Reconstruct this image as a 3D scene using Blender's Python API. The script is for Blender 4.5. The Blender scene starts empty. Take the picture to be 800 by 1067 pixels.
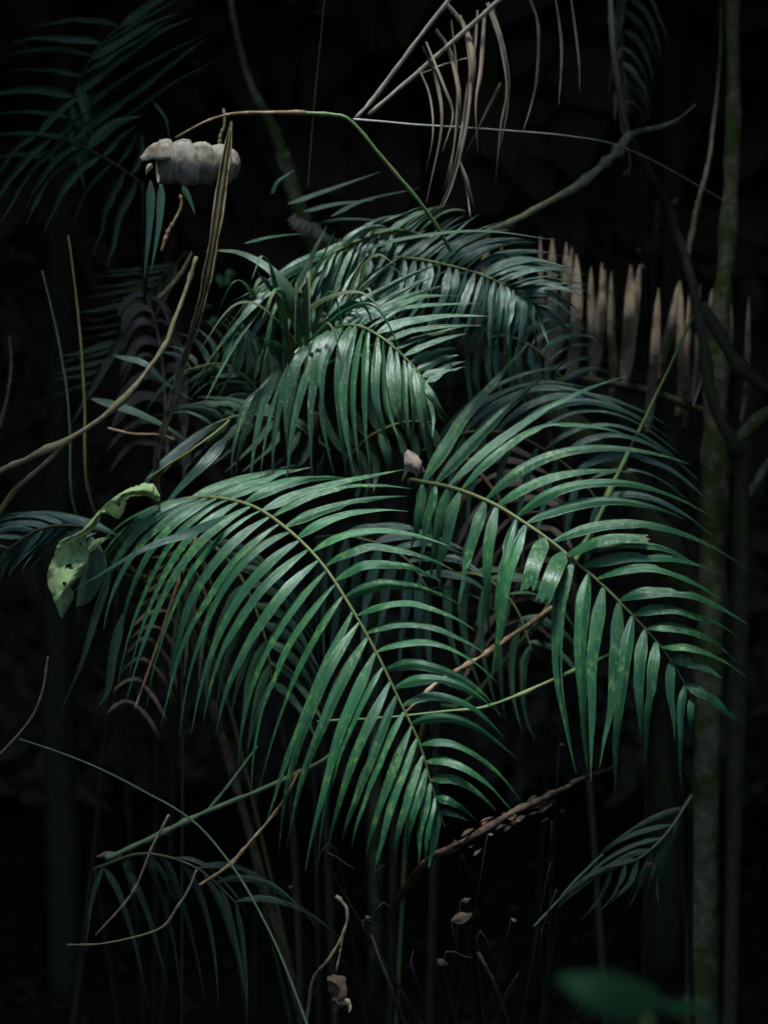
import bpy, bmesh, math, random
from mathutils import Vector, Matrix, noise as mnoise
R = math.radians
random.seed(11)
S = bpy.context.scene
COL = S.collection

# ------------------------------------------------------------------ camera
CAMLOC = Vector((0, -3.5, 1.45)); PITCH = R(-6); FPX = 1647.0
cam = bpy.data.cameras.new("camera"); camo = bpy.data.objects.new("camera", cam); COL.objects.link(camo)
camo.location = CAMLOC; camo.rotation_euler = (R(90) + PITCH, 0, 0)
cam.sensor_fit = 'HORIZONTAL'; cam.sensor_width = 36; cam.lens = 36 * FPX / 800
cam.clip_start = 0.05; cam.clip_end = 2000
cam.dof.use_dof = True; cam.dof.focus_distance = 3.42; cam.dof.aperture_fstop = 2.7
S.camera = camo

# ------------------------------------------------------------------ light
SUN_EL, SUN_AZ = R(77), R(205)          # azimuth: direction the light comes FROM, clockwise from +y
SUN_DIR = Vector((math.sin(SUN_AZ) * math.cos(SUN_EL), math.cos(SUN_AZ) * math.cos(SUN_EL), math.sin(SUN_EL)))
W = bpy.data.worlds.new("World"); S.world = W; W.use_nodes = True
nt = W.node_tree; nt.nodes.clear()
sky = nt.nodes.new('ShaderNodeTexSky'); sky.sky_type = 'NISHITA'; sky.sun_disc = False
sky.sun_elevation = SUN_EL; sky.sun_rotation = SUN_AZ
bg = nt.nodes.new('ShaderNodeBackground'); bg.inputs[1].default_value = 0.08
wo = nt.nodes.new('ShaderNodeOutputWorld')
nt.links.new(sky.outputs[0], bg.inputs[0]); nt.links.new(bg.outputs[0], wo.inputs[0])
sl = bpy.data.lights.new("sun", 'SUN'); sl.energy = 1.5; sl.angle = R(14); sl.color = (1.0, 0.985, 0.96)
so = bpy.data.objects.new("sun", sl); COL.objects.link(so)
so.rotation_euler = (-SUN_DIR).to_track_quat('-Z', 'Y').to_euler(); so.location = SUN_DIR * 30
S.view_settings.view_transform = 'Standard'; S.view_settings.look = 'None'
S.view_settings.gamma = 1; S.view_settings.exposure = 2.3; S.view_settings.use_curve_mapping = False
S.render.engine = 'CYCLES'
S.cycles.use_denoising = True
S.cycles.max_bounces = 5; S.cycles.diffuse_bounces = 3; S.cycles.glossy_bounces = 2
S.cycles.transmission_bounces = 3; S.cycles.sample_clamp_indirect = 4

# the light pool: gaps cut in the unseen canopy to shape the light
POOL = Vector((0.0, 0.0, 1.12)); GAP_R = .69; OPEN = .915
POOLS = ((POOL, GAP_R), (Vector((.66, 1.2, 1.55)), .22))          # main gap, and a small one added to light the right dead frond

# ------------------------------------------------------------------ helpers
def P(px, py, d):
    x = (px - 400) / FPX * d; y = -(py - 533.5) / FPX * d
    c, s = math.cos(PITCH), math.sin(PITCH)
    f = Vector((0, c, s)); u = Vector((0, -s, c))
    return CAMLOC + Vector((x, 0, 0)) + u * y + f * d
def px2m(n, d): return n * d / FPX
GZ = -1.25
def groundz(x, y):
    return GZ + 0.05 * mnoise.noise(Vector((x * .7, y * .7, 3))) + 0.02 * mnoise.noise(Vector((x * 3, y * 3, 7)))
def PG(px, py):
    """point of the ground seen at a pixel"""
    a = P(px, py, 1.0); v = a - CAMLOC; t = (GZ - CAMLOC.z) / v.z
    p = CAMLOC + v * t; p.z = groundz(p.x, p.y); return p

def link(name, me, parent=None, mat=None):
    o = bpy.data.objects.new(name, me); COL.objects.link(o)
    if parent is not None: o.parent = parent
    if mat is not None and me is not None: me.materials.append(mat)
    return o
def tag(o, label=None, cat=None, group=None, kind=None):
    if label: o['label'] = label
    if cat: o['category'] = cat
    if group: o['group'] = group
    if kind: o['kind'] = kind
    return o
def thing(name, loc, label, cat, group=None):
    o = bpy.data.objects.new(name, None); COL.objects.link(o); o.location = loc
    o.empty_display_size = .05
    return tag(o, label, cat, group)

class MB:
    """collects vertices, faces and uvs; builds ONE mesh object"""
    def __init__(s): s.v = []; s.f = []; s.uv = []
    def build(s, name, mat, parent=None, org=Vector((0, 0, 0)), smooth=True):
        me = bpy.data.meshes.new(name)
        me.from_pydata([tuple(Vector(p) - org) for p in s.v], [], s.f)
        ul = me.uv_layers.new(name="UVMap")
        i = 0
        flat = []
        for f in s.f:
            for k in f: flat.extend(s.uv[k])
        ul.data.foreach_set('uv', flat)
        if smooth: me.polygons.foreach_set('use_smooth', [True] * len(me.polygons))
        me.update()
        return link(name, me, parent, mat)
    def grid(s, rows, closed=False, uvs=None):
        """rows: list of lists of points"""
        b = len(s.v); n = len(rows[0])
        for i, r in enumerate(rows):
            for j, p in enumerate(r):
                s.v.append(p)
                s.uv.append((j / max(1, (n if closed else n - 1)), i / (len(rows) - 1)) if uvs is None else uvs[i][j])
        for i in range(len(rows) - 1):
            for j in range(n if closed else n - 1):
                j2 = (j + 1) % n
                s.f.append((b + i * n + j, b + i * n + j2, b + (i + 1) * n + j2, b + (i + 1) * n + j))
        return b
    def tube(s, pts, radii, sides=8, bump=0.0, caps=True, seed=0):
        rows = []; ref = None
        for i, p in enumerate(pts):
            t = (pts[min(i + 1, len(pts) - 1)] - pts[max(i - 1, 0)]).normalized()
            if ref is None:
                ref = Vector((0, 0, 1)) if abs(t.z) < .9 else Vector((1, 0, 0))
            a = (ref - t * ref.dot(t)).normalized(); b = t.cross(a); ref = a
            row = []
            for k in range(sides):
                an = 2 * math.pi * k / sides
                d = a * math.cos(an) + b * math.sin(an)
                q = p + d * radii[i]
                rr = radii[i] * (1 + (bump * mnoise.noise(q * (0.25 / max(radii[i], .002)) + Vector((seed, 0, 0))) if bump else 0))
                row.append(p + d * rr)
            rows.append(row)
        n = len(s.v)
        s.grid(rows, closed=True)
        if caps:
            s.f.append(tuple(n + k for k in reversed(range(sides))))
            e = n + (len(rows) - 1) * sides
            s.f.append(tuple(e + k for k in range(sides)))

def spline(pts, n):
    """Catmull-Rom through pts, n samples"""
    pts = [Vector(p) for p in pts]
    if len(pts) == 2: return [pts[0].lerp(pts[1], i / (n - 1)) for i in range(n)]
    out = []
    m = len(pts) - 1
    for i in range(n):
        x = i / (n - 1) * m; k = min(int(x), m - 1); f = x - k
        p0 = pts[k - 1] if k > 0 else pts[0] * 2 - pts[1]
        p1, p2 = pts[k], pts[k + 1]
        p3 = pts[k + 2] if k + 2 <= m else pts[m] * 2 - pts[m - 1]
        out.append(.5 * ((2 * p1) + (p2 - p0) * f + (2 * p0 - 5 * p1 + 4 * p2 - p3) * f * f + (3 * p1 - p0 - 3 * p2 + p3) * f ** 3))
    return out
def lerpkeys(keys, x):
    if x <= keys[0][0]: return keys[0][1]
    for (a, va), (b, vb) in zip(keys, keys[1:]):
        if x <= b:
            f = (x - a) / max(1e-6, b - a)
            return [p + (q - p) * f for p, q in zip(va, vb)]
    return keys[-1][1]

# ------------------------------------------------------------------ materials
def newmat(name):
    m = bpy.data.materials.new(name); m.use_nodes = True
    t = m.node_tree; t.nodes.clear()
    out = t.nodes.new('ShaderNodeOutputMaterial'); b = t.nodes.new('ShaderNodeBsdfPrincipled')
    t.links.new(b.outputs[0], out.inputs[0])
    return m, t, b, out
def nd(t, typ, **kw):
    n = t.nodes.new(typ)
    for k, v in kw.items(): setattr(n, k, v)
    return n
def mixc(t, fac, a, b):
    n = t.nodes.new('ShaderNodeMix'); n.data_type = 'RGBA'
    for s, v in ((n.inputs[0], fac), (n.inputs[6], a), (n.inputs[7], b)):
        if hasattr(v, 'is_linked'): t.links.new(v, s)
        elif isinstance(v, (int, float)): s.default_value = v
        else: s.default_value = (*v, 1)
    return n.outputs[2]
def ramp(t, src, a, b):
    n = t.nodes.new('ShaderNodeMapRange'); n.inputs[1].default_value = a; n.inputs[2].default_value = b
    t.links.new(src, n.inputs[0]); return n.outputs[0]
def noisetex(t, vec, scale, detail=3, rough=.55):
    n = t.nodes.new('ShaderNodeTexNoise'); n.inputs['Scale'].default_value = scale
    n.inputs['Detail'].default_value = detail; n.inputs['Roughness'].default_value = rough
    if vec is not None: t.links.new(vec, n.inputs['Vector'])
    return n.outputs[0]
def mul(t, a, k):
    n = t.nodes.new('ShaderNodeMath'); n.operation = 'MULTIPLY'
    t.links.new(a, n.inputs[0])
    if hasattr(k, 'is_linked'): t.links.new(k, n.inputs[1])
    else: n.inputs[1].default_value = k
    return n.outputs[0]

def leafmat(name, c1, c2, speck, speck_amt, rough=.38, scar=0.0, trans=.12, tip=True, spec=.5):
    m, t, b, out = newmat(name)
    uv = nd(t, 'ShaderNodeTexCoord'); oi = nd(t, 'ShaderNodeObjectInfo'); geo = nd(t, 'ShaderNodeNewGeometry')
    mp = nd(t, 'ShaderNodeMapping'); t.links.new(uv.outputs['UV'], mp.inputs[0]); mp.inputs['Scale'].default_value = (13, 1.1, 1)
    off = nd(t, 'ShaderNodeCombineXYZ'); m3 = mul(t, oi.outputs['Random'], 40.0)
    for k in range(3): t.links.new(m3, off.inputs[k])
    t.links.new(off.outputs[0], mp.inputs['Location'])
    rib = noisetex(t, mp.outputs[0], 2.2, 3)
    big = noisetex(t, geo.outputs['Position'], 9, 3)
    c = mixc(t, ramp(t, big, .35, .65), c1, c2)
    # paler / darker leaflets, one by one
    hv = nd(t, 'ShaderNodeHueSaturation'); t.links.new(c, hv.inputs['Color'])
    t.links.new(ramp(t, oi.outputs['Random'], -1.1, 1.25), hv.inputs['Value'])
    rr = nd(t, 'ShaderNodeMapRange'); t.links.new(oi.outputs['Random'], rr.inputs[0])
    rr.inputs[3].default_value = .72; rr.inputs[4].default_value = 1.25; t.links.new(rr.outputs[0], hv.inputs['Value'])
    c = hv.outputs[0]
    c = mixc(t, mul(t, ramp(t, rib, .48, .66), .5), c, (c2[0] * 1.9, c2[1] * 1.6, c2[2] * 1.7))
    # yellow-green blotches and specks
    mp2 = nd(t, 'ShaderNodeMapping'); t.links.new(geo.outputs['Position'], mp2.inputs[0]); mp2.inputs['Scale'].default_value = (1, 1, .55)
    sp = noisetex(t, mp2.outputs[0], 95, 4, .7); spb = noisetex(t, geo.outputs['Position'], 7, 2)
    f = mul(t, ramp(t, sp, .50, .64), ramp(t, spb, .40, .62)); f = mul(t, f, speck_amt)
    c = mixc(t, f, c, speck)
    if scar > 0:
        mp3 = nd(t, 'ShaderNodeMapping'); t.links.new(uv.outputs['UV'], mp3.inputs[0]); mp3.inputs['Scale'].default_value = (3.0, 11, 1)
        t.links.new(off.outputs[0], mp3.inputs['Location'])
        sc = noisetex(t, mp3.outputs[0], 2.6, 2, .5)
        c = mixc(t, mul(t, ramp(t, sc, .66, .71), scar), c, (.42, .40, .24))
    if tip:
        sx = nd(t, 'ShaderNodeSeparateXYZ'); t.links.new(uv.outputs['UV'], sx.inputs[0])
        f = mul(t, ramp(t, sx.outputs[1], .95, .995), ramp(t, oi.outputs['Random'], .5, .6))
        c = mixc(t, mul(t, f, .8), c, (.20, .14, .07))
    t.links.new(c, b.inputs['Base Color'])
    rgh = nd(t, 'ShaderNodeMapRange'); t.links.new(rib, rgh.inputs[0]); rgh.inputs[1].default_value = .35; rgh.inputs[2].default_value = .65
    rgh.inputs[3].default_value = rough + .12; rgh.inputs[4].default_value = rough - .08; t.links.new(rgh.outputs[0], b.inputs['Roughness'])
    b.inputs['Specular IOR Level'].default_value = spec
    bp = nd(t, 'ShaderNodeBump'); bp.inputs['Strength'].default_value = .35; bp.inputs['Distance'].default_value = .004
    b.inputs['Specular Tint'].default_value = (.80, .96, 1.0, 1)
    t.links.new(rib, bp.inputs['Height']); t.links.new(bp.outputs[0], b.inputs['Normal'])
    if trans:
        tr = nd(t, 'ShaderNodeBsdfTranslucent'); t.links.new(c, tr.inputs[0])
        mx = nd(t, 'ShaderNodeMixShader'); mx.inputs[0].default_value = trans
        t.links.new(b.outputs[0], mx.inputs[1]); t.links.new(tr.outputs[0], mx.inputs[2]); t.links.new(mx.outputs[0], out.inputs[0])
    return m
def roughmat(name, c1, c2, scale, rough=.85, c3=None, scale3=6, bump=.5, bd=.004, stretch=(1, 1, 1), t3=(.5, .62)):
    m, t, b, out = newmat(name)
    geo = nd(t, 'ShaderNodeNewGeometry')
    mp = nd(t, 'ShaderNodeMapping'); t.links.new(geo.outputs['Position'], mp.inputs[0]); mp.inputs['Scale'].default_value = stretch
    n1 = noisetex(t, mp.outputs[0], scale, 5, .65)
    c = mixc(t, ramp(t, n1, .35, .65), c1, c2)
    if c3 is not None:
        n3 = noisetex(t, geo.outputs['Position'], scale3, 4, .65)
        c = mixc(t, ramp(t, n3, *t3), c, c3)
    t.links.new(c, b.inputs['Base Color']); b.inputs['Roughness'].default_value = rough
    b.inputs['Specular IOR Level'].default_value = .25
    bp = nd(t, 'ShaderNodeBump'); bp.inputs['Strength'].default_value = bump; bp.inputs['Distance'].default_value = bd
    t.links.new(n1, bp.inputs['Height']); t.links.new(bp.outputs[0], b.inputs['Normal'])
    return m
G1, G2 = (.008, .054, .021), (.015, .086, .032)
M = dict(
    leaf=leafmat('palm_leaf', G1, G2, (.11, .23, .055), .85, rough=.32, spec=.5),
    leafscar=leafmat('palm_leaf_scarred', (.013, .058, .026), (.024, .086, .038), (.12, .2, .06), .6, rough=.29, scar=.9, spec=.6),
    leafblue=leafmat('palm_leaf_blue_green', (.012, .044, .030), (.022, .070, .048), (.07, .13, .07), .25, rough=.28, spec=.6),
    leafshade=leafmat('palm_leaf_shaded', (.006, .019, .012), (.011, .031, .018), (.03, .06, .02), .3, rough=.55, spec=.3),  # darkened copy of the palm leaf, shade put into its colour
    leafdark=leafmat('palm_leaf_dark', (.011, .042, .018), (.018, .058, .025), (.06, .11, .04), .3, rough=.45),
    leafolive=leafmat('palm_leaf_olive', (.035, .055, .018), (.05, .075, .028), (.12, .11, .04), .6, rough=.5),
    leafpale=leafmat('broad_leaf_pale', (.17, .28, .12), (.22, .34, .16), (.09, .12, .035), .8, rough=.6, trans=.2, tip=False, spec=.25),
    leaffore=leafmat('herb_leaf', (.010, .055, .018), (.014, .07, .024), (.03, .09, .03), .2, rough=.6, tip=False, spec=.2),
    dead=roughmat('dry_leaf', (.18, .15, .105), (.34, .295, .225), 14, c3=(.15, .09, .045), scale3=9, stretch=(1, 1, .35), t3=(.55, .7)),
    deadpale=roughmat('pale_weathered_leaf', (.18, .145, .095), (.33, .275, .19), 16, c3=(.08, .058, .034), scale3=14, stretch=(1, 1, .3)),
    deadgrey=roughmat('weathered_leaf', (.075, .066, .054), (.15, .135, .112), 16, c3=(.04, .034, .026), scale3=12, stretch=(1, 1, .3)),
    felt=roughmat('felted_dry_leaf', (.115, .11, .092), (.25, .245, .215), 42, rough=.95, c3=(.10, .085, .058), scale3=20, bump=.5, bd=.002),
    felthem=roughmat('felted_dry_leaf_edge', (.19, .17, .12), (.26, .245, .19), 40, rough=.95),
    twig=roughmat('twig_bark', (.08, .072, .042), (.17, .15, .095), 55, c3=(.09, .10, .045), scale3=14),
    twiggrey=roughmat('grey_twig_bark', (.20, .18, .145), (.36, .33, .28), 40, stretch=(1, 1, .4)),
    twigbrown=roughmat('brown_twig_bark', (.10, .065, .035), (.20, .135, .075), 50, c3=(.26, .22, .16), scale3=22),
    green=roughmat('green_stem', (.055, .125, .045), (.085, .17, .06), 30, rough=.5, c3=(.11, .14, .05), scale3=10, bump=.2),
    greendim=roughmat('dull_green_stem', (.04, .075, .04), (.06, .10, .055), 30, rough=.6, bump=.2),
    yellowgreen=roughmat('yellow_green_stem', (.12, .16, .045), (.18, .20, .07), 30, rough=.55, bump=.2),
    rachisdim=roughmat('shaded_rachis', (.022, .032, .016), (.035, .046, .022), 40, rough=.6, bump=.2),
    rachis=roughmat('palm_rachis', (.06, .09, .035), (.10, .13, .05), 40, rough=.5, bump=.2),
    branch=roughmat('branch_bark', (.10, .125, .07), (.19, .20, .135), 45, c3=(.06, .075, .035), scale3=18),
    moss=roughmat('moss_log_bark', (.03, .036, .016), (.055, .062, .028), 30, c3=(.035, .055, .012), scale3=9, bump=.9, bd=.012),
    trunk=roughmat('mossy_trunk_bark', (.055, .06, .034), (.15, .155, .09), 26, c3=(.04, .066, .014), scale3=9, bump=1, bd=.014, t3=(.46, .56)),
    shadebark=roughmat('shaded_stem_bark', (.010, .010, .008), (.02, .019, .014), 25, bump=.8, bd=.008),  # stem bark darkened, the colour stands in for deep shade
    darkbark=roughmat('dark_bark', (.022, .024, .017), (.045, .045, .03), 25, c3=(.035, .05, .015), scale3=9, bump=.8, bd=.008),
    stalk=roughmat('split_stalk', (.12, .10, .055), (.25, .215, .145), 28, c3=(.05, .04, .02), scale3=30, stretch=(1.6, 1.6, .16), bump=.8, bd=.006),
    pith=roughmat('stalk_pith', (.045, .042, .016), (.10, .09, .036), 40, stretch=(1, 1, .15)),
    silk=roughmat('silk', (.30, .32, .30), (.45, .46, .45), 60, rough=.5),
    soil=roughmat('forest_soil', (.013, .011, .009), (.026, .022, .017), 18, c3=(.025, .026, .016), scale3=3, bump=1, bd=.02),
    litter=roughmat('litter_leaf', (.028, .022, .016), (.075, .058, .042), 11, c3=(.03, .024, .016), scale3=6),
    canopy=roughmat('forest_leaf', (.080, .074, .062), (.110, .102, .088), 4, rough=.9, bump=0),
    rotten=roughmat('rotten_wood', (.028, .019, .013), (.12, .08, .055), 30, c3=(.02, .016, .012), scale3=16, bump=1, bd=.012, stretch=(.6, 1, 1), t3=(.45, .55)),
)

# ------------------------------------------------------------------ setting: ground and forest
def build_ground():
    n = 90; ax = []
    for i in range(n + 1):
        u = i / n * 2 - 1; ax.append(math.copysign(.9 * (math.sinh(abs(u) * 6.4) / math.sinh(6.4)) * 330 + abs(u) * 5, u) if u else 0.0)
    mb = MB(); rows = []
    for y in ax: rows.append([Vector((x, y, GZ + (groundz(x, y) - GZ) * max(0, 1 - (abs(x) + abs(y)) / 120))) for x in ax])
    mb.grid(rows)
    o = mb.build('ground', M['soil']); tag(o, 'dark forest floor of damp soil under the palms', 'ground', kind='structure')
build_ground()

def rand_leaf(mb, c, L, Wd, dirv, nrm, curl=.2):
    t = dirv.normalized(); w = nrm.cross(t).normalized(); n = t.cross(w)
    rows = []
    for i, (u, ww) in enumerate(((0, .08), (.35, 1), (.7, .8), (1, .02))):
        p = c + t * (u - .5) * L + n * (curl * L * (.25 - (u - .5) ** 2))
        rows.append([p - w * Wd * .5 * ww + n * .12 * Wd * ww, p, p + w * Wd * .5 * ww + n * .12 * Wd * ww])
    mb.grid(rows)
def rv(): 
    while True:
        v = Vector((random.uniform(-1, 1), random.uniform(-1, 1), random.uniform(-1, 1)))
        if .05 < v.length < 1: return v.normalized()

def build_forest():  # the out-of-frame dome is added to block and shape the light
    random.seed(5)
    mb = MB(); n = 0
    C0 = Vector((0, 0.6, 0))
    while n < 26000:
        v = rv()
        if v.z < -.05: continue
        if v.y < -.30 and v.z > .06 and random.random() < OPEN: continue      # foliage thinned out behind the camera to let in fill light
        r = random.uniform(5.6, 7.6)
        p = C0 + Vector((v.x * r, v.y * r, v.z * r * .82 - 1.1))
        L = random.uniform(.45, .95); skip = False
        for (pc, gr) in POOLS:
            q = p - pc; a = q.dot(SUN_DIR); off = q - SUN_DIR * a
            if a > 0 and off.length < gr + random.uniform(-.15, .25) + .2: skip = True
        if skip: continue
        rand_leaf(mb, p, L, L * .5, rv(), v + rv() * .8)
        n += 1
    n = 0
    while n < 7000:
        v = rv()
        if v.y < .35 or v.z < -.1 or v.z > .6: continue
        p = C0 + v * random.uniform(5.0, 5.7); p.z = p.z * .9 - .7
        if (p - POOL - SUN_DIR * (p - POOL).dot(SUN_DIR)).length < 2.2: continue
        L = random.uniform(.12, .34)
        rand_leaf(mb, p, L, L * random.uniform(.18, .5), rv() + Vector((0, 0, -.6)), Vector((0, -1, .4)) + rv() * .9)
        n += 1
    o = mb.build('surrounding_forest', M['canopy']); tag(o, 'dense dark forest foliage round the clearing, its unseen overhead part added to shape the light', 'forest', kind='stuff')
build_forest()

def build_litter():
    random.seed(8)
    mb = MB()
    for i in range(2600):
        x = random.uniform(-2, 2); y = random.uniform(1, 6.5)
        L = random.uniform(.03, .11)
        p = Vector((x, y, groundz(x, y) + random.uniform(.004, .03)))
        nrm = (Vector((0, 0, 1)) + rv() * .55).normalized()
        d = rv(); d.z *= .3; d = d - nrm * d.dot(nrm)
        rand_leaf(mb, p, L, L * random.uniform(.25, .55), d, nrm, curl=random.uniform(-.5, .6))
    o = mb.build('leaf_litter', M['litter']); tag(o, 'brown fallen leaves littering the dark forest floor', 'leaf litter', kind='stuff')
build_litter()

# ------------------------------------------------------------------ palms
NHINT = Vector((-.10, -.72, .66)).normalized()
def leaflet_mb(mb, pts, width, nh, roll=0.0, keel=.22, cut=None, seg=None, prof='palm', twist=0.0, pleat=.10, wear=False):
    """a leaflet: ribbon with a folded midrib following pts (dense list of points)"""
    n = len(pts); rows = []; uvs = []
    rs = random.Random(int(abs(pts[0].x * 7919 + pts[-1].z * 6151 + width * 1e5) * 1000))
    bite = (rs.uniform(.3, .85), rs.uniform(.03, .09), rs.choice((-1, 1)), rs.uniform(.25, .75)) if wear and rs.random() < .22 else None
    split = rs.randrange(2, 7) if wear and not cut and rs.random() < .16 else None
    s_split = rs.uniform(.5, .75); ph = rs.uniform(0, 50); wav = rs.uniform(.05, .22) if wear else 0
    blunt = rs.uniform(.80, .94) if wear and not cut and rs.random() < .10 else None
    for i, p in enumerate(pts):
        s = i / (n - 1)
        t = (pts[min(i + 1, n - 1)] - pts[max(i - 1, 0)]).normalized()
        w = nh.cross(t)
        if w.length < 1e-3: w = Vector((1, 0, 0))
        w.normalize()
        w = Matrix.Rotation(roll + twist * s, 3, t) @ w
        nn = t.cross(w)
        if nn.dot(nh) < 0: nn = -nn
        p = p + nn * width * wav * mnoise.noise(Vector((s * 5 + ph, ph, 0))) * min(1, s * 3) + w * width * wav * 1.3 * mnoise.noise(Vector((s * 3.5, ph, 9))) * min(1, s * 3)
        w = Matrix.Rotation(wav * 1.6 * mnoise.noise(Vector((s * 4, ph, 5))), 3, t) @ w
        if cut: k = min(1, (s / .16 + .12)) ** .7 * (1 - (s * cut) ** 2.6) ** .8
        elif prof == 'palm': k = min(1, (s / .20 + .10)) ** .75 * max(0.0, 1 - s ** 1.75) + .015
        elif prof == 'strand': k = (.55 + .45 * min(1, s / .4)) * max(0, 1 - s ** 2.2) + .04 + .10 * mnoise.noise(p * 40)
        elif prof == 'strap': k = min(1, .5 + s / .3 * .5) * max(0, 1 - s ** 8) + .03
        else: k = math.sin(math.pi * min(1, max(.02, s ** .8))) ** .8 + .02
        if blunt and s > blunt: k = max(.01, k * (.35 if i % 2 else .8))
        hw = width * .5 * k * (1 + .08 * mnoise.noise(Vector((s * 9, ph, 3))) * (1 if wear else 0))
        row = []
        for j in range(9):
            u = (j - 4) / 4; uu = u
            jag = 0
            if bite and abs(s - bite[0]) < bite[1] and u * bite[2] > 0: u = u * bite[3]
            if cut and i == n - 1: jag = .010 * mnoise.noise(p * 90 + Vector((j * 1.7, 0, 0))) - (.012 if j in (5, 6) else 0)
            pl = pleat * hw * (.5 if j % 2 else -.5)
            row.append(p + w * hw * u - nn * (hw * keel * (abs(u) - .4) * 1.2 + pl) + t * jag)
        rows.append(row); uvs.append([(j / 8, s) for j in range(9)])
    f0 = len(mb.f); mb.grid(rows, uvs=uvs)
    if split is not None:
        mb.f[f0:] = [f for q, f in enumerate(mb.f[f0:]) if not (q % 8 == split and (q // 8) / (n - 1) > s_split)]
def bez(b, c, t, n):
    # c is a point the curve passes near (quadratic control pushed out)
    k = c * 2 - (b + t) * .5
    k = c.lerp(k, .55)
    return [b * (1 - u) ** 2 + k * 2 * u * (1 - u) + t * u * u for u in (i / (n - 1) for i in range(n))]

def make_frond(root, rach, sides, mat, width, org, split=True, rr=(4.5, 1.6), nh=None, jit=1.0, label=None, seg=20, dead=False, name='frond', rmat=None):
    """rach: [(px,py,d)], sides: [(count, s0, s1, [(bx,by,cx,cy,tx,ty,dc,dt[,w])])]"""
    nh = nh or NHINT
    pts = spline([P(*r) for r in rach], 40); pix = spline([Vector((r[0], r[1], 0)) for r in rach], 40); dep = spline([Vector((r[2], 0, 0)) for r in rach], 40)
    mb = MB(); dmean = rach[len(rach) // 2][2]
    mb.tube(pts, [px2m(rr[0] + (rr[1] - rr[0]) * i / 39, dmean) * .5 for i in range(40)], 6)
    fr = mb.build(name, rmat or M['rachis'], root, org)
    if label: fr['label'] = label
    big = None if split else MB()
    def at(s):
        x = max(0, min(1, s)) * 39; k = min(int(x), 38); f = x - k
        return pts[k].lerp(pts[k + 1], f), pix[k].lerp(pix[k + 1], f), dep[k].lerp(dep[k + 1], f).x
    for (cnt, s0, s1, keys, *wp) in sides:
        warp = wp[0] if wp else 1.0
        kk = []
        for q in keys:
            bx, by, cx, cy, tx, ty, dc, dt = q[:8]; wq = q[8] if len(q) > 8 else 1.0
            s = min(range(40), key=lambda i: (pix[i].x - bx) ** 2 + (pix[i].y - by) ** 2) / 39
            kk.append((s, [cx - bx, cy - by, tx - bx, ty - by, dc, dt, wq]))
        kk.sort(key=lambda z: z[0])
        for i in range(cnt or len(keys)):
            s = s0 + (s1 - s0) * max(0, (i + random.uniform(-.12, .12) * jit) / max(1, cnt - 1)) ** warp if cnt else kk[i][0]
            s = max(0, min(1, s))
            b, bp, d = at(s); v = lerpkeys(kk, s) if cnt else kk[i][1]
            L = math.hypot(v[2], v[3]); j = jit * .028 * L
            c = P(bp.x + v[0] + random.gauss(0, j * .6), bp.y + v[1] + random.gauss(0, j * .6), d + v[4] + random.uniform(-.02, .02))
            tl = random.uniform(.95, 1.08) if cnt else random.uniform(.99, 1.03)
            t = P(bp.x + v[2] * tl + random.gauss(0, j), bp.y + v[3] * tl + random.gauss(0, j), d + v[5] + random.uniform(-.04, .04))
            env = .72 + .28 * math.sin(math.pi * min(1, max(0, .12 + s * .8)))
            lm = MB() if split else big
            leaflet_mb(lm, bez(b, c, t, seg), px2m(width, d) * v[6] * env * random.uniform(.9, 1.08), (nh + rv() * .12).normalized(),
                       roll=random.gauss(0, .28 * jit), keel=random.uniform(.16, .34), twist=random.gauss(0, .32 * jit), prof='strap' if dead else 'palm', wear=True)
            if split: lm.build('leaflet', mat, fr, org)
    if big: big.build('leaflets', mat, fr, org)
    return fr
def extra_leaflet(fr, org, pxs, width, mat, cut=None, nh=None, name='leaflet', roll=0.0, prof='palm', label=None):
    pts = spline([P(*q) for q in pxs], 14); lm = MB()
    leaflet_mb(lm, pts, px2m(width, pxs[0][2]), nh or NHINT, cut=cut, roll=roll, prof=prof)
    o = lm.build(name, mat, fr, org)
    if label: o['label'] = label
    return o
def stem_part(root, org, pts, r0, r1, mat, name='stem'):
    p = spline(pts, 24); mb = MB(); mb.tube(p, [r0 + (r1 - r0) * i / 23 for i in range(24)], 8, bump=.3)
    return mb.build(name, mat, root, org)
def on_ground(px, d):
    p = P(px, 533, d); return Vector((p.x, p.y, groundz(p.x, p.y)))

# --- palm 1 : the big arching front frond (A)
random.seed(21)
g = on_ground(318, 4.05)
palmA = thing('palm', g, 'young palm whose big lit frond arches to the right and down across the lower middle', 'palm', 'palms in the pool of light')
A = [(172, 524, 3.68), (215, 518, 3.60), (262, 527, 3.50), (300, 552, 3.42), (335, 587, 3.36), (365, 632, 3.31), (392, 680, 3.28), (415, 728, 3.26), (437, 775, 3.25), (450, 820, 3.25), (463, 862, 3.26)]
AL = [(190, 521, 128, 545, 92, 602, -.03, -.02), (215, 518, 143, 560, 104, 655, -.05, -.03), (235, 521, 160, 575, 118, 712, -.06, -.04), (254, 525, 175, 585, 127, 724, -.07, -.05), (276, 535, 190, 600, 157, 746, -.07, -.05),
      (305, 556, 228, 620, 193, 749, -.07, -.05), (325, 577, 252, 650, 218, 755, -.07, -.05), (338, 592, 262, 680, 234, 806, -.08, -.05), (352, 612, 290, 705, 258, 815, -.08, -.05), (370, 641, 312, 740, 284, 873, -.08, -.05),
      (384, 666, 332, 765, 305, 893, -.08, -.05), (396, 690, 347, 790, 322, 910, -.08, -.05), (410, 718, 367, 805, 347, 895, -.08, -.05), (424, 748, 388, 830, 369, 893, -.07, -.04), (433, 768, 404, 850, 389, 918, -.06, -.04),
      (442, 795, 424, 850, 415, 888, -.05, -.03), (450, 820, 442, 862, 437, 902, -.04, -.02), (460, 850, 455, 880, 452, 905, -.03, -.02)]
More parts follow.
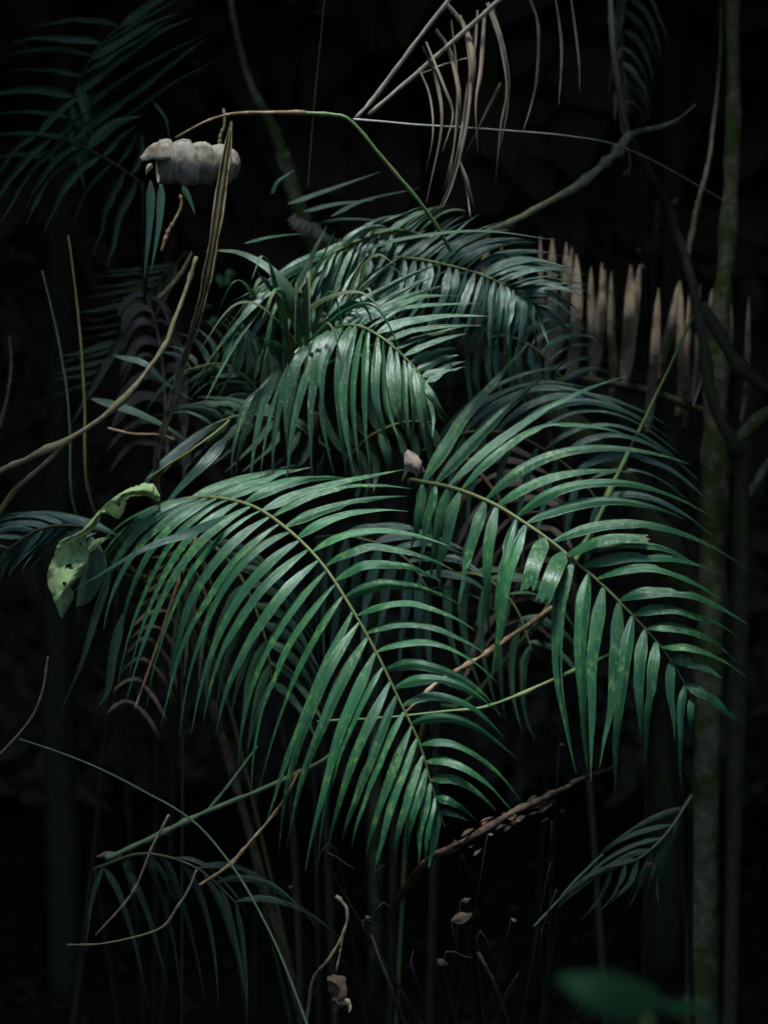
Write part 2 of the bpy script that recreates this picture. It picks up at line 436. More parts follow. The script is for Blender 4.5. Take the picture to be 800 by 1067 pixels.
AR = [(190, 521, 232, 500, 295, 486, .02, .06, .8), (215, 518, 262, 500, 318, 490, .02, .08), (240, 521, 285, 500, 345, 495, .02, .08), (275, 534, 335, 503, 428, 498, .02, .08, 1.1), (290, 545, 352, 516, 424, 511, .02, .06),
      (308, 560, 356, 530, 420, 538, .0, .04), (323, 574, 378, 546, 450, 560, -.02, .02), (334, 586, 400, 560, 499, 598, -.04, .0), (345, 600, 400, 578, 455, 602, -.03, .02), (355, 615, 402, 594, 458, 610, -.03, .02),
      (364, 630, 425, 611, 490, 645, -.04, .0), (375, 650, 430, 635, 497, 672, -.04, .0), (386, 669, 455, 660, 530, 696, -.04, .0), (397, 690, 456, 682, 508, 724, -.04, .0), (407, 712, 462, 706, 516, 742, -.04, .0),
      (415, 728, 470, 712, 531, 759, -.04, .0), (424, 748, 478, 738, 535, 786, -.04, .0), (433, 768, 486, 762, 546, 826, -.04, .0), (440, 788, 489, 788, 545, 846, -.03, .0), (446, 808, 484, 808, 521, 846, -.03, .0), (452, 825, 474, 832, 497, 850, -.02, .0), (460, 850, 472, 850, 487, 856, -.01, 0)]
frA = make_frond(palmA, A, [(34, .03, .955, AL, 1.2), (25, .06, .965, AR, 1.1)], M['leaf'], 12.6, g, rr=(5, 2), jit=1.0)
extra_leaflet(frA, g, [(236, 537, 3.45), (195, 556, 3.36), (150, 572, 3.33), (72, 618, 3.36)], 13, M['leafblue'])
extra_leaflet(frA, g, [(236, 455, 3.85), (215, 480, 3.80), (190, 505, 3.78), (165, 535, 3.78)], 15, M['leafblue'])
extra_leaflet(frA, g, [(225, 440, 3.88), (185, 470, 3.85), (160, 492, 3.83), (140, 520, 3.83)], 13, M['leafblue'])
extra_leaflet(frA, g, [(115, 600, 3.6), (100, 640, 3.58), (85, 690, 3.58), (62, 745, 3.6)], 10, M['leafdark'])
extra_leaflet(frA, g, [(128, 640, 3.65), (118, 680, 3.63), (112, 720, 3.63), (98, 742, 3.64)], 12, M['leafdark'])
stem_part(palmA, g, [g, P(300, 800, 4.02), P(235, 650, 3.92), P(172, 524, 3.68)], .011, .006, M['shadebark'])
# a second, shaded frond of this palm behind the first
A2 = [(330, 560, 3.95), (370, 560, 3.85), (420, 580, 3.8), (450, 620, 3.78)]
make_frond(palmA, A2, [(9, .05, .95, [(330, 560, 325, 620, 330, 700, 0, 0), (400, 570, 385, 620, 375, 690, 0, 0), (450, 620, 455, 670, 462, 720, 0, 0)]), (7, .2, .95, [(370, 560, 420, 545, 470, 570, 0, 0), (450, 620, 490, 620, 520, 650, 0, 0)])], M['leafblue'], 13, g)
A3 = [(215, 560, 3.95), (250, 600, 3.9), (275, 660, 3.88), (285, 720, 3.9)]
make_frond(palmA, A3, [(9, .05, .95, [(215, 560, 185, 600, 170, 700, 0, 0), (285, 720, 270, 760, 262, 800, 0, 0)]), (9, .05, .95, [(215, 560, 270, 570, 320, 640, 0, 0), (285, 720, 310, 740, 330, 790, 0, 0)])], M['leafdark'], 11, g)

# --- palm 2 : frond to the right (B) with a bluish frond behind it
random.seed(33)
g = on_ground(440, 4.2)
palmB = thing('palm', g, 'palm with a long lit frond reaching right, two of its leaflets torn off square', 'palm', 'palms in the pool of light')
B = [(428, 500, 3.80), (470, 508, 3.72), (512, 524, 3.66), (545, 544, 3.61), (575, 565, 3.57), (600, 586, 3.54), (625, 607, 3.51), (650, 632, 3.49), (672, 655, 3.48), (690, 676, 3.47), (705, 698, 3.47), (716, 718, 3.47), (726, 742, 3.48)]
BU = [(438, 502, 490, 425, 552, 362, .05, .10, 1.35), (455, 505, 515, 435, 592, 374, .05, .10, 1.1), (470, 508, 555, 425, 662, 388, .04, .08), (484, 513, 572, 436, 676, 464, .0, .05), (501, 520, 590, 456, 712, 482, -.02, .04), (515, 526, 583, 490, 660, 494, -.02, .03),
      (536, 538, 625, 488, 737, 530, -.05, 0), (552, 549, 640, 520, 715, 547, -.05, 0), (571, 562, 668, 536, 771, 591, -.05, 0), (588, 576, 660, 560, 725, 590, -.05, 0), (605, 590, 672, 575, 744, 597, -.05, 0), (625, 607, 690, 590, 755, 630, -.05, 0),
      (641, 622, 705, 608, 779, 647, -.05, 0), (658, 640, 712, 632, 770, 664, -.04, 0), (673, 656, 722, 655, 768, 688, -.04, 0), (687, 672, 730, 675, 777, 705, -.03, 0), (701, 691, 728, 694, 755, 713, -.02, 0), (714, 712, 745, 728, 777, 757, -.02, 0)]
BD = [(438, 502, 432, 540, 424, 575, -.02, 0), (454, 505, 444, 545, 436, 600, -.03, -.01), (470, 508, 458, 560, 452, 610, -.04, -.02), (484, 513, 466, 570, 464, 622, -.05, -.03), (501, 520, 482, 575, 473, 635, -.06, -.04), (517, 527, 503, 590, 511, 666, -.06, -.04), (536, 538, 518, 595, 519, 657, -.06, -.04), (550, 548, 526, 620, 512, 728, -.07, -.05)]
BD2 = [(599, 585, 576, 660, 603, 805, -.07, -.06, 1.25), (613, 597, 600, 680, 607, 806, -.07, -.06, 1.15), (627, 609, 613, 695, 611, 812, -.07, -.06, 1.15), (642, 624, 636, 700, 627, 802, -.07, -.06, 1.1), (657, 639, 643, 725, 648, 822, -.07, -.05, 1.2), (672, 655, 665, 715, 668, 772, -.06, -.04), (685, 670, 678, 722, 674, 800, -.05, -.03), (697, 688, 697, 725, 702, 772, -.04, -.02, .9), (713, 711, 708, 760, 710, 830, -.03, -.02, .8), (720, 726, 720, 750, 720, 770, -.02, 0, .7)]
frB = make_frond(palmB, B, [(0, .04, .975, BU), (0, .045, .43, BD), (0, .565, .985, BD2)], M['leaf'], 14, g, rr=(5, 2), jit=.6)
extra_leaflet(frB, g, [(567, 560, 3.56), (556, 588, 3.50), (549, 615, 3.48)], 17, M['leaf'], cut=.55, label='palm leaflet torn off square at its end')
extra_leaflet(frB, g, [(586, 575, 3.54), (575, 600, 3.48), (565, 627, 3.46)], 18, M['leaf'], cut=.55, label='palm leaflet torn off square at its end')
extra_leaflet(frB, g, [(591, 578, 3.54), (630, 562, 3.49), (676, 561, 3.48)], 13, M['leaf'], cut=.6, label='palm leaflet torn off square at its end')
F = [(440, 470, 4.0), (490, 450, 3.95), (540, 455, 3.92), (590, 485, 3.90), (630, 530, 3.9)]
FU = [(440, 470, 500, 395, 560, 372, 0, 0), (490, 450, 560, 395, 665, 446, 0, 0), (540, 455, 620, 410, 712, 470, 0, 0), (590, 485, 660, 455, 735, 520, 0, 0), (630, 530, 680, 520, 740, 570, 0, 0)]
FD = [(440, 470, 430, 520, 440, 590, 0, 0), (540, 455, 520, 510, 515, 570, 0, 0), (630, 530, 620, 570, 618, 610, 0, 0)]
make_frond(palmB, F, [(12, .05, .95, FU), (8, .1, .95, FD)], M['leafblue'], 10, g, rr=(4, 2))
F2 = [(455, 600, 3.98), (500, 600, 3.9), (535, 630, 3.86), (555, 680, 3.85)]
make_frond(palmB, F2, [(6, .1, .95, [(455, 600, 450, 650, 470, 720, 0, 0), (535, 630, 520, 680, 532, 760, 0, 0), (555, 680, 545, 720, 560, 770, 0, 0)]), (5, .2, .95, [(500, 600, 560, 600, 600, 660, 0, 0), (555, 680, 590, 690, 610, 740, 0, 0)])], M['leafdark'], 11, g)
stem_part(palmB, g, [g, P(455, 760, 4.15), P(440, 600, 4.0), P(428, 500, 3.80)], .014, .008, M['shadebark'])

# --- palm 3 : the middle frond with scarred leaflets (C)
random.seed(45)
g = on_ground(360, 4.35)
palmC = thing('palm', g, 'palm in the middle with a hooped frond of hanging pale-scarred leaflets', 'palm', 'palms in the pool of light')
Cc = [(292, 402, 3.90), (312, 371, 3.80), (332, 350, 3.73), (354, 340, 3.67), (375, 340, 3.62), (398, 352, 3.58), (420, 371, 3.56), (436, 388, 3.55), (447, 404, 3.55)]
CL = [(300, 388, 250, 425, 237, 500, -.08, -.08, 1.2), (312, 371, 268, 412, 258, 498, -.09, -.08, 1.25), (325, 357, 280, 405, 276, 500, -.1, -.09, 1.25), (335, 348, 296, 395, 294, 494, -.1, -.09, 1.2), (345, 343, 316, 390, 312, 496, -.1, -.08, 1.1), (354, 340, 330, 400, 336, 504, -.1, -.08), (362, 339, 341, 400, 352, 506, -.1, -.08), (370, 340, 353, 400, 367, 498, -.09, -.07),
      (380, 343, 366, 410, 379, 499, -.09, -.07), (390, 348, 383, 420, 397, 470, -.08, -.06, .85), (403, 356, 405, 415, 420, 454, -.07, -.05, .8), (420, 371, 423, 420, 428, 462, -.06, -.04, .75), (434, 386, 440, 430, 445, 472, -.05, -.03, .7), (445, 400, 455, 418, 465, 433, -.02, 0, .7)]
CU = [(312, 371, 325, 320, 345, 268, .04, .08), (332, 350, 352, 310, 390, 262, .04, .1), (345, 343, 385, 305, 448, 275, .04, .1), (360, 339, 400, 312, 468, 288, .03, .08), (378, 341, 420, 318, 490, 312, .02, .06), (396, 350, 435, 328, 508, 330, .0, .04), (414, 365, 452, 348, 497, 337, .0, .03), (424, 376, 450, 362, 480, 356, 0, .02), (434, 386, 455, 374, 478, 370, 0, .01)]
make_frond(palmC, Cc, [(25, .05, .985, CL), (18, .08, .96, CU)], M['leafscar'], 11.8, g, rr=(5, 2), jit=1.35)
# low dim frond at the left of this palm
G = [(345, 470, 4.1), (300, 440, 4.02), (255, 432, 3.98), (215, 445, 3.95)]
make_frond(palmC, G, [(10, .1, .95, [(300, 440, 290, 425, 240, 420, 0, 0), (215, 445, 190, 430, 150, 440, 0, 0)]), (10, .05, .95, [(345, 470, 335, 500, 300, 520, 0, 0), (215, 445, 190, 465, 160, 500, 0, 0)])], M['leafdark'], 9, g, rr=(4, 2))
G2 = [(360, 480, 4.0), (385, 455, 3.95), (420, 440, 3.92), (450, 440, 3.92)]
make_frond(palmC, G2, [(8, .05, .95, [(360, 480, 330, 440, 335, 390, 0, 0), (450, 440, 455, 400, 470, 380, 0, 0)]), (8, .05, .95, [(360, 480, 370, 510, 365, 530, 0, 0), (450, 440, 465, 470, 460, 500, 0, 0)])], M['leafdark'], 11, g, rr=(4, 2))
extra_leaflet(palmC, g, [(118, 370, 3.9), (150, 378, 3.88), (172, 398, 3.88), (202, 418, 3.9)], 8, M['leafblue'])
extra_leaflet(palmC, g, [(95, 415, 3.9), (130, 425, 3.88), (165, 440, 3.88), (200, 462, 3.9)], 11, M['leafdark'])
stem_part(palmC, g, [g, P(330, 700, 4.3), P(300, 520, 4.1), P(292, 402, 3.90)], .013, .007, M['shadebark'])

# --- palm 4 : the top pair (D right, E left)
random.seed(57)
g = on_ground(400, 4.6)
palmD = thing('palm', g, 'palm at the top of the clump, one frond fanned right and one drooping left', 'palm', 'palms in the pool of light')
D = [(352, 276, 4.00), (385, 268, 3.94), (427, 269, 3.88), (461, 275, 3.84), (496, 284, 3.80), (520, 294, 3.78), (543, 306, 3.77), (560, 319, 3.77)]
DU = [(352, 276, 375, 252, 420, 228, .05, .1), (385, 268, 410, 244, 450, 216, .05, .1), (411, 268, 438, 245, 474, 227, .04, .1), (440, 271, 472, 243, 517, 228, .02, .08), (458, 275, 488, 248, 538, 240, .0, .06), (480, 280, 510, 253, 562, 253, -.01, .04), (496, 284, 530, 263, 585, 266, -.02, .02), (511, 290, 548, 272, 597, 279, -.02, .01), (524, 296, 560, 281, 605, 292, -.02, 0), (535, 302, 570, 291, 612, 302, -.02, 0), (545, 308, 575, 300, 606, 320, -.02, 0), (555, 315, 580, 318, 607, 345, -.02, 0), (560, 319, 575, 335, 600, 356, -.01, 0)]
DD = [(352, 276, 345, 300, 320, 330, -.04, -.04), (385, 268, 380, 300, 350, 340, -.04, -.05), (427, 269, 420, 310, 392, 345, -.05, -.05), (461, 275, 452, 315, 425, 356, -.05, -.05), (496, 284, 482, 325, 462, 368, -.05, -.05), (517, 293, 514, 335, 510, 372, -.05, -.04, 1.1), (536, 303, 532, 335, 527, 369, -.04, -.03, 1.1), (550, 312, 548, 340, 544, 366, -.03, -.02, .9), (560, 319, 568, 340, 580, 362, -.02, 0, .6)]
make_frond(palmD, D, [(30, .02, .99, DU), (26, .03, .99, DD)], M['leafblue'], 10, g, rr=(4.5, 1.8), jit=1.3, nh=Vector((-.05, -.62, .78)).normalized())
E = [(455, 250, 4.02), (415, 240, 3.92), (375, 250, 3.84), (340, 267, 3.78), (312, 285, 3.74), (296, 303, 3.72)]
EL = [(455, 250, 430, 245, 350, 262, -.03, -.02), (415, 240, 370, 250, 320, 285, -.03, -.02), (375, 250, 330, 270, 276, 298, -.05, -.04), (340, 267, 280, 290, 232, 345, -.08, -.08), (320, 278, 262, 310, 210, 400, -.09, -.1), (305, 292, 258, 330, 205, 415, -.09, -.1), (296, 303, 268, 340, 224, 408, -.08, -.08)]
ED = [(455, 250, 430, 270, 390, 300, -.05, -.05), (415, 240, 395, 280, 372, 320, -.05, -.05), (375, 250, 352, 300, 345, 360, -.06, -.06), (345, 264, 322, 310, 315, 385, -.07, -.07), (325, 276, 300, 320, 298, 398, -.07, -.07), (310, 287, 285, 320, 276, 395, -.07, -.07), (298, 300, 282, 335, 270, 390, -.06, -.06)]
EU = [(455, 250, 480, 225, 500, 232, 0, 0), (400, 242, 420, 222, 452, 216, 0, 0)]
make_frond(palmD, E, [(15, .05, .97, EL), (20, .04, .98, ED), (7, .02, .5, EU)], M['leafscar'], 10.5, g, rr=(4.5, 2), jit=1.7)
frX = make_frond(palmD, [(318, 345, 3.75), (312, 318, 3.72), (300, 295, 3.70), (278, 278, 3.70)], [(3, .1, .5, [(318, 345, 335, 300, 352, 255, 0, 0), (300, 295, 315, 265, 335, 235, 0, 0)])], M['leafdark'], 9, g, rr=(3, 2))
extra_leaflet(frX, g, [(318, 350, 3.66), (308, 315, 3.62), (285, 283, 3.62), (247, 262, 3.66), (205, 262, 3.7)], 14, M['leafdark'])
extra_leaflet(frX, g, [(316, 352, 3.68), (300, 320, 3.65), (282, 300, 3.64), (266, 280, 3.64)], 10, M['leafdark'])
for (q, w) in (([(345, 225, 4.05), (380, 208, 4.05), (440, 195, 4.05)], 6), ([(300, 212, 4.0), (340, 198, 4.0), (398, 178, 4.0)], 8), ([(316, 220, 4.0), (350, 212, 4.0), (392, 208, 4.0)], 7), ([(330, 232, 4.02), (360, 228, 4.02), (412, 230, 4.02)], 6), ([(255, 253, 3.9), (285, 246, 3.9), (318, 243, 3.9)], 4.5), ([(283, 202, 4.0), (290, 188, 4.0), (309, 175, 4.0)], 5), ([(375, 262, 3.7), (420, 248, 3.66), (500, 240, 3.68), (580, 250, 3.72)], 6)):
    extra_leaflet(frX, g, q, w, M['leafdark'] if w > 5 else M['leaf'])
make_frond(palmD, [(470, 330, 4.2), (430, 300, 4.12), (380, 300, 4.05), (335, 330, 4.0)],
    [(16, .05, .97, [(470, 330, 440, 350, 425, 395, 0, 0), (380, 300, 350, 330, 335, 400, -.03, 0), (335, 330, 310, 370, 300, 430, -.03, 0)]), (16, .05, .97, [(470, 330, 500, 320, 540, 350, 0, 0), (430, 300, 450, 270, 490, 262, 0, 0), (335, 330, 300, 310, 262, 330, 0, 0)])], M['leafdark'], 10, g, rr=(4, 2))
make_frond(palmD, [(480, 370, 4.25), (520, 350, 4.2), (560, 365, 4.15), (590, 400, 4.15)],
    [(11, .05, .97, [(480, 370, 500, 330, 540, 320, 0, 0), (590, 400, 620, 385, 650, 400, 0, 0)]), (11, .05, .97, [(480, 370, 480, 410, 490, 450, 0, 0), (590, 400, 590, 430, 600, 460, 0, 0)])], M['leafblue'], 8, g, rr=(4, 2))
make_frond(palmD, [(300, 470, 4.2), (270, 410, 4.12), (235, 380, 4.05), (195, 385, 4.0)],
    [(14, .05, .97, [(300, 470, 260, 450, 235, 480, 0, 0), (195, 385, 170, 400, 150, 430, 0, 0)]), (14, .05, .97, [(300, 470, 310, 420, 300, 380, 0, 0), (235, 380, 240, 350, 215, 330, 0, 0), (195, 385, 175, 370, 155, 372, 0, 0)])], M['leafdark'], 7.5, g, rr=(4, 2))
stem_part(palmD, g, [g, P(420, 600, 4.5), P(440, 380, 4.25), P(455, 250, 4.02)], .014, .008, M['shadebark'])
stem_part(palmD, g, [P(430, 480, 4.38), P(380, 340, 4.15), P(352, 276, 4.00)], .010, .007, M['shadebark'], 'petiole')

# --- dim palms round the clump
def dim_palm(label, gp, fronds, mat, width, group=None, split=False, stem=True, smat=None):
    g = gp
    p = thing('palm', g, label, 'palm', group)
    for (r, sides) in fronds:
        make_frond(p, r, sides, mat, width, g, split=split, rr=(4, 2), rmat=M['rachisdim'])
        if stem: stem_part(p, g, [g, (g + P(*r[0])) * .5 + Vector((0, .15, .05)), P(*r[0])], .012, .006, smat or M['shadebark'])
    return p
GR = 'shaded palms round the clump'
random.seed(61)
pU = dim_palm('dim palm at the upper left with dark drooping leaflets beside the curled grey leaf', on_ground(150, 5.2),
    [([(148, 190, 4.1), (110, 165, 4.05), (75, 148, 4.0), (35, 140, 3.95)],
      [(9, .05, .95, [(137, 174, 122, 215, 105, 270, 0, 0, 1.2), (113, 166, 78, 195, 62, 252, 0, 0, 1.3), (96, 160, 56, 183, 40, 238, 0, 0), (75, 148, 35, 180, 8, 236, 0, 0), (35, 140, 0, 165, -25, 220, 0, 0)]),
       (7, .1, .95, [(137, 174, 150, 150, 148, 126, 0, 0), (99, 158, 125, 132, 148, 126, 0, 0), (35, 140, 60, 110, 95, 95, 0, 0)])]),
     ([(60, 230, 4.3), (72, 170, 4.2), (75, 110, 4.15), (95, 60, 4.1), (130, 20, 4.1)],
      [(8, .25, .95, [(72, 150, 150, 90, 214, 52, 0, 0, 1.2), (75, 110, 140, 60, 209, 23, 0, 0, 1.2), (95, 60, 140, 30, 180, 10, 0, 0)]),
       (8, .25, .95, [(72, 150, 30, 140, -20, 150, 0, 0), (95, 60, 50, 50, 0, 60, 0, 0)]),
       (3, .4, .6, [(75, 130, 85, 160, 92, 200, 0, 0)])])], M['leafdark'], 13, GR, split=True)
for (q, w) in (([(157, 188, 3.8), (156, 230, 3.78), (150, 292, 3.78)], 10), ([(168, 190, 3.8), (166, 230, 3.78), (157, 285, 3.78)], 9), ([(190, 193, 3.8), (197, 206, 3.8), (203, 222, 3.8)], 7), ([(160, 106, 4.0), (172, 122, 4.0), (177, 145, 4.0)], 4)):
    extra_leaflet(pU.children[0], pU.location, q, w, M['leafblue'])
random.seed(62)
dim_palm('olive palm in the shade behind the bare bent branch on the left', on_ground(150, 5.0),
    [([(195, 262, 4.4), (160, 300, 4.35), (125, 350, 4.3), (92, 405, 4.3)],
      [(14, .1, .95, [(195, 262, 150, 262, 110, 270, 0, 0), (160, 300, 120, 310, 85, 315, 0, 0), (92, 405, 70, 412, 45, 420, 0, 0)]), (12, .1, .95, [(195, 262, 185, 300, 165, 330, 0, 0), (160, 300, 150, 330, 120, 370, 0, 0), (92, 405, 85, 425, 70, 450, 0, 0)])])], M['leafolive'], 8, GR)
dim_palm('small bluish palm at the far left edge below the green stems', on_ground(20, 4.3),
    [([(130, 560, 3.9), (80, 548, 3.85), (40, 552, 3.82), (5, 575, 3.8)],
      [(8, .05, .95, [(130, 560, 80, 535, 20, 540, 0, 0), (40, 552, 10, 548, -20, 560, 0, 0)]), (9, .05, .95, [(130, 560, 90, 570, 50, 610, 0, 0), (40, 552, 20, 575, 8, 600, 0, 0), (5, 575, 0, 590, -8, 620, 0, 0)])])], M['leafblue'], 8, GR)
dim_palm('shaded palm low on the left, its long leaflets hanging in the dark', on_ground(120, 4.0),
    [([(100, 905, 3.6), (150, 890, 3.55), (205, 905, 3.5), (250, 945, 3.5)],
      [(8, .05, .95, [(100, 905, 125, 950, 140, 1040, 0, 0), (205, 905, 235, 960, 245, 1060, 0, 0), (250, 945, 260, 1000, 262, 1060, 0, 0)]), (7, .05, .95, [(100, 905, 80, 950, 75, 1000, 0, 0), (205, 905, 260, 900, 310, 950, 0, 0)])])], M['leafshade'], 8.5, GR)
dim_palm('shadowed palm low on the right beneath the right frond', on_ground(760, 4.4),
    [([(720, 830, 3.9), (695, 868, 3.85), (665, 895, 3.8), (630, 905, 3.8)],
      [(7, .1, .95, [(695, 868, 650, 880, 610, 912, 0, 0), (630, 905, 600, 915, 560, 960, 0, 0)]), (7, .1, .95, [(720, 830, 700, 880, 705, 940, 0, 0), (665, 895, 655, 925, 630, 950, 0, 0)])])], M['leafshade'], 7, GR)
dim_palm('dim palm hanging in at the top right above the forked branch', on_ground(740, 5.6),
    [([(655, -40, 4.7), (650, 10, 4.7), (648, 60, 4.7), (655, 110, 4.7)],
      [(8, .1, .95, [(650, 10, 675, 30, 690, 80, 0, 0), (655, 110, 670, 120, 675, 140, 0, 0)]), (8, .1, .95, [(650, 10, 640, 40, 636, 90, 0, 0), (655, 110, 650, 130, 655, 160, 0, 0)])])], M['leafshade'], 8, GR)
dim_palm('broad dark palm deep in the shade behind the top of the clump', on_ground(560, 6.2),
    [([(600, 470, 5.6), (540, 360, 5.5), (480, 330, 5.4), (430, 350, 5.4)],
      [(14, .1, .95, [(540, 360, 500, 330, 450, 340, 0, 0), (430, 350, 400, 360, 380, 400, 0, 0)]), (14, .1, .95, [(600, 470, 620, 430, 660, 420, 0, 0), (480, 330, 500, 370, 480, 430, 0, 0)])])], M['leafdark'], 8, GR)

# ------------------------------------------------------------------ dead fronds
random.seed(71)
DG = 'dead palm fronds'
def dead_piece(root, org, pxs, w, mat, name='leaflet', roll=0.0, twist=0.0, prof='strap'):
    pts = spline([P(*q) for q in pxs], 16); mb = MB()
    leaflet_mb(mb, pts, px2m(w, pxs[0][2]), Vector((random.uniform(-.4, .4), -1, .2)).normalized(), roll=roll, twist=twist, keel=.5, prof=prof)
    return mb.build(name, mat, root, org)
g = P(371, 122, 3.75)
dh = thing('dead_palm_frond', g, 'dead tan palm frond with dry strap leaflets hanging from the top edge', 'dead frond', DG)
for q in ([(371, 123, 3.75), (395, 95, 3.75), (432, 45, 3.72), (470, -4, 3.7), (500, -50, 3.7)], [(384, 119, 3.75), (440, 71, 3.72), (522, -2, 3.66), (560, -40, 3.64)], [(488, 60, 3.7), (465, 66, 3.72), (438, 77, 3.75)]):
    mb = MB(); n = 20; L = len(q)
    thin = q[0][0] == 488
    mb.tube(spline([P(*z) for z in q], n), [px2m(1.0 if thin else 2.0 + .9 * i / n, 3.7) for i in range(n)], 7, bump=.5)
    mb.build('stalk', M['twiggrey'], dh, g)
for (q, w, mt) in (
    ([(466, 4), (485, 28), (494, 69), (485, 125), (479, 169), (468, 195), (454, 224)], 9, 'dead'), ([(454, 30), (469, 53), (479, 100), (476, 137), (463, 196)], 7, 'dead'), ([(440, 47), (454, 81), (460, 131), (444, 211)], 5, 'deadgrey'),
    ([(498, 10), (496, 45), (493, 70)], 6, 'dead'), ([(505, 10), (501, 72), (496, 109), (498, 160)], 6, 'dead'), ([(508, 2), (522, 41), (530, 90), (522, 131), (516, 192)], 9, 'dead'), ([(522, 86), (507, 116), (482, 166)], 6, 'dead'),
    ([(549, -10), (561, 25), (560, 78), (553, 112), (543, 141)], 6, 'deadgrey'), ([(578, -10), (585, 47), (582, 110)], 4.5, 'deadgrey'), ([(594, -10), (603, 59), (604, 95)], 4, 'deadgrey'), ([(479, 168), (487, 190), (494, 216)], 5, 'dead'), ([(484, 185), (487, 205), (490, 226)], 3.5, 'dead'), ([(444, 43), (463, 90), (472, 120), (461, 157)], 4, 'dead'), ([(470, 20), (476, 80), (474, 140), (466, 200)], 3, 'dead'), ([(480, 15), (490, 70), (486, 130), (472, 190), (458, 221)], 4, 'dead'), ([(494, 30), (487, 90), (478, 150), (466, 205)], 3.5, 'deadgrey'), ([(514, 8), (527, 60), (529, 110), (519, 160)], 3.5, 'deadgrey'), ([(436, 70), (448, 100), (451, 140), (443, 180)], 2.5, 'dead')):
    dead_piece(dh, g, [(a, b, 3.7 + random.uniform(-.03, .03)) for a, b in q], w * .85, M[mt], roll=random.uniform(-.6, .6), twist=random.uniform(-1.4, 1.4), prof='strand')
g = P(650, 405, 4.75)
dr = thing('dead_palm_frond', on_ground(655, 4.9), 'dead grey palm frond standing like a pale fence behind the right of the clump', 'dead frond', DG); g = dr.location
mb = MB(); mb.tube(spline([g, P(600, 640, 4.9), P(572, 420, 4.8), P(640, 400, 4.78), (P(740, 430, 4.75))], 30), [.012] * 30, 7, bump=.4); mb.build('stalk', M['darkbark'], dr, g)
xs = [512, 527, 545, 558, 571, 586, 592, 602, 614, 626, 631, 641, 656, 662, 688, 703, 709, 716, 724, 738, 760, 776]
for i, x in enumerate(xs):
    x0 = x + random.uniform(-5, 6); x1 = x - random.uniform(-4, 13); y0 = 244 + max(0, x - 560) * .28 + random.uniform(-9, 22); y1 = y0 + random.uniform(85, 140); w = random.uniform(7, 13) * (.75 if x < 560 or x > 745 else 1)
    dead_piece(dr, g, [(x1 - 4, y1 + 14, 4.79), (x1, y1 - 15, 4.77), ((x0 + x1) / 2 + random.uniform(-2, 2), (y0 + y1) / 2, 4.72 + random.uniform(-.05, .03)), (x0, y0, 4.74)], w, M['deadpale'], roll=random.uniform(-.35, .35), twist=random.uniform(-.5, .5), prof='strap')
def dead_frond(label, gp, r, sides, width, mat):
    t = thing('dead_palm_frond', gp, label, 'dead frond', DG)
    make_frond(t, r, sides, mat, width, gp, split=False, rr=(5, 2), dead=True, rmat=M['twigbrown'], name='stalk')
    return t
dead_frond('dead brown palm frond with curled broad leaflets behind the split stalk', on_ground(170, 4.5), [(175, 480, 4.35), (172, 410, 4.3), (165, 350, 4.28), (150, 300, 4.25)],
    [(9, .05, .95, [(175, 480, 140, 470, 110, 500, -.03, 0), (172, 410, 145, 395, 120, 440, -.04, 0), (165, 350, 140, 340, 130, 380, -.04, 0), (150, 300, 135, 300, 125, 320, 0, 0)]), (6, .1, .95, [(172, 410, 190, 400, 190, 450, 0, 0), (150, 300, 170, 310, 178, 340, 0, 0)])], 12, M['deadgrey'])
dead_frond('dead brown palm frond showing through the gaps of the big front frond', on_ground(170, 4.1), [(205, 560, 4.02), (185, 610, 4.0), (165, 670, 4.0), (140, 740, 4.0)],
    [(11, .02, .97, [(205, 560, 185, 575, 160, 580, 0, 0), (165, 670, 150, 660, 132, 680, 0, 0), (140, 740, 125, 735, 110, 750, 0, 0)]), (11, .02, .97, [(205, 560, 215, 585, 222, 610, 0, 0), (165, 670, 180, 690, 188, 715, 0, 0), (140, 740, 155, 755, 165, 775, 0, 0)])], 5, M['litter'])
dead_frond('dead brown palm frond lying in the gap under the right frond', on_ground(520, 4.4), [(480, 470, 4.2), (520, 520, 4.15), (545, 580, 4.12), (520, 660, 4.1)],
    [(12, .02, .97, [(480, 470, 450, 500, 440, 540, 0, 0), (545, 580, 520, 600, 500, 640, 0, 0)]), (12, .02, .97, [(480, 470, 520, 460, 560, 480, 0, 0), (545, 580, 575, 570, 600, 600, 0, 0)])], 8, M['deadgrey'])

# ------------------------------------------------------------------ stems, twigs and branches
def stick(name, label, cat, pxs, w0, w1, mat, group=None, bump=.4, sides=8, knots=0, n=44, forks=(), to_ground=None):
    pts = [P(*q) for q in pxs]
    if to_ground is not None: pts = [to_ground] + pts if False else pts + [to_ground]
    d = pxs[0][2]
    sp = spline(pts, n)
    rad = [px2m(w0 + (w1 - w0) * i / (n - 1), d) * .5 for i in range(n)]
    for k in range(knots):
        j = random.randrange(2, n - 2)
        for q, a in ((-1, .25), (0, .55), (1, .25)): rad[j + q] *= 1 + a
    sp = [p + Vector((mnoise.noise(p * 14 + Vector((7, 0, 0))), mnoise.noise(p * 14), mnoise.noise(p * 14 + Vector((0, 9, 0))))) * .35 * rad[i] for i, p in enumerate(sp)]
    mb = MB(); mb.tube(sp, rad, sides, bump=bump, seed=random.random() * 9)
    org = sp[0]
    o = mb.build(name, mat, None, Vector((0, 0, 0)))
    # origin at the first point
    o.data.transform(Matrix.Translation(-org)); o.location = org
    tag(o, label, cat, group)
    for fk in forks:
        q, a, b, fm, nm = fk
        m2 = MB(); s2 = spline([P(*z) for z in q], 22)
        m2.tube(s2, [px2m(a + (b - a) * i / 21, d) * .5 for i in range(22)], 7, bump=bump)
        m2.build(nm, fm, o, org)
    return o
random.seed(81)
TW = 'bare twigs and branches'; GS = 'thin green stems'
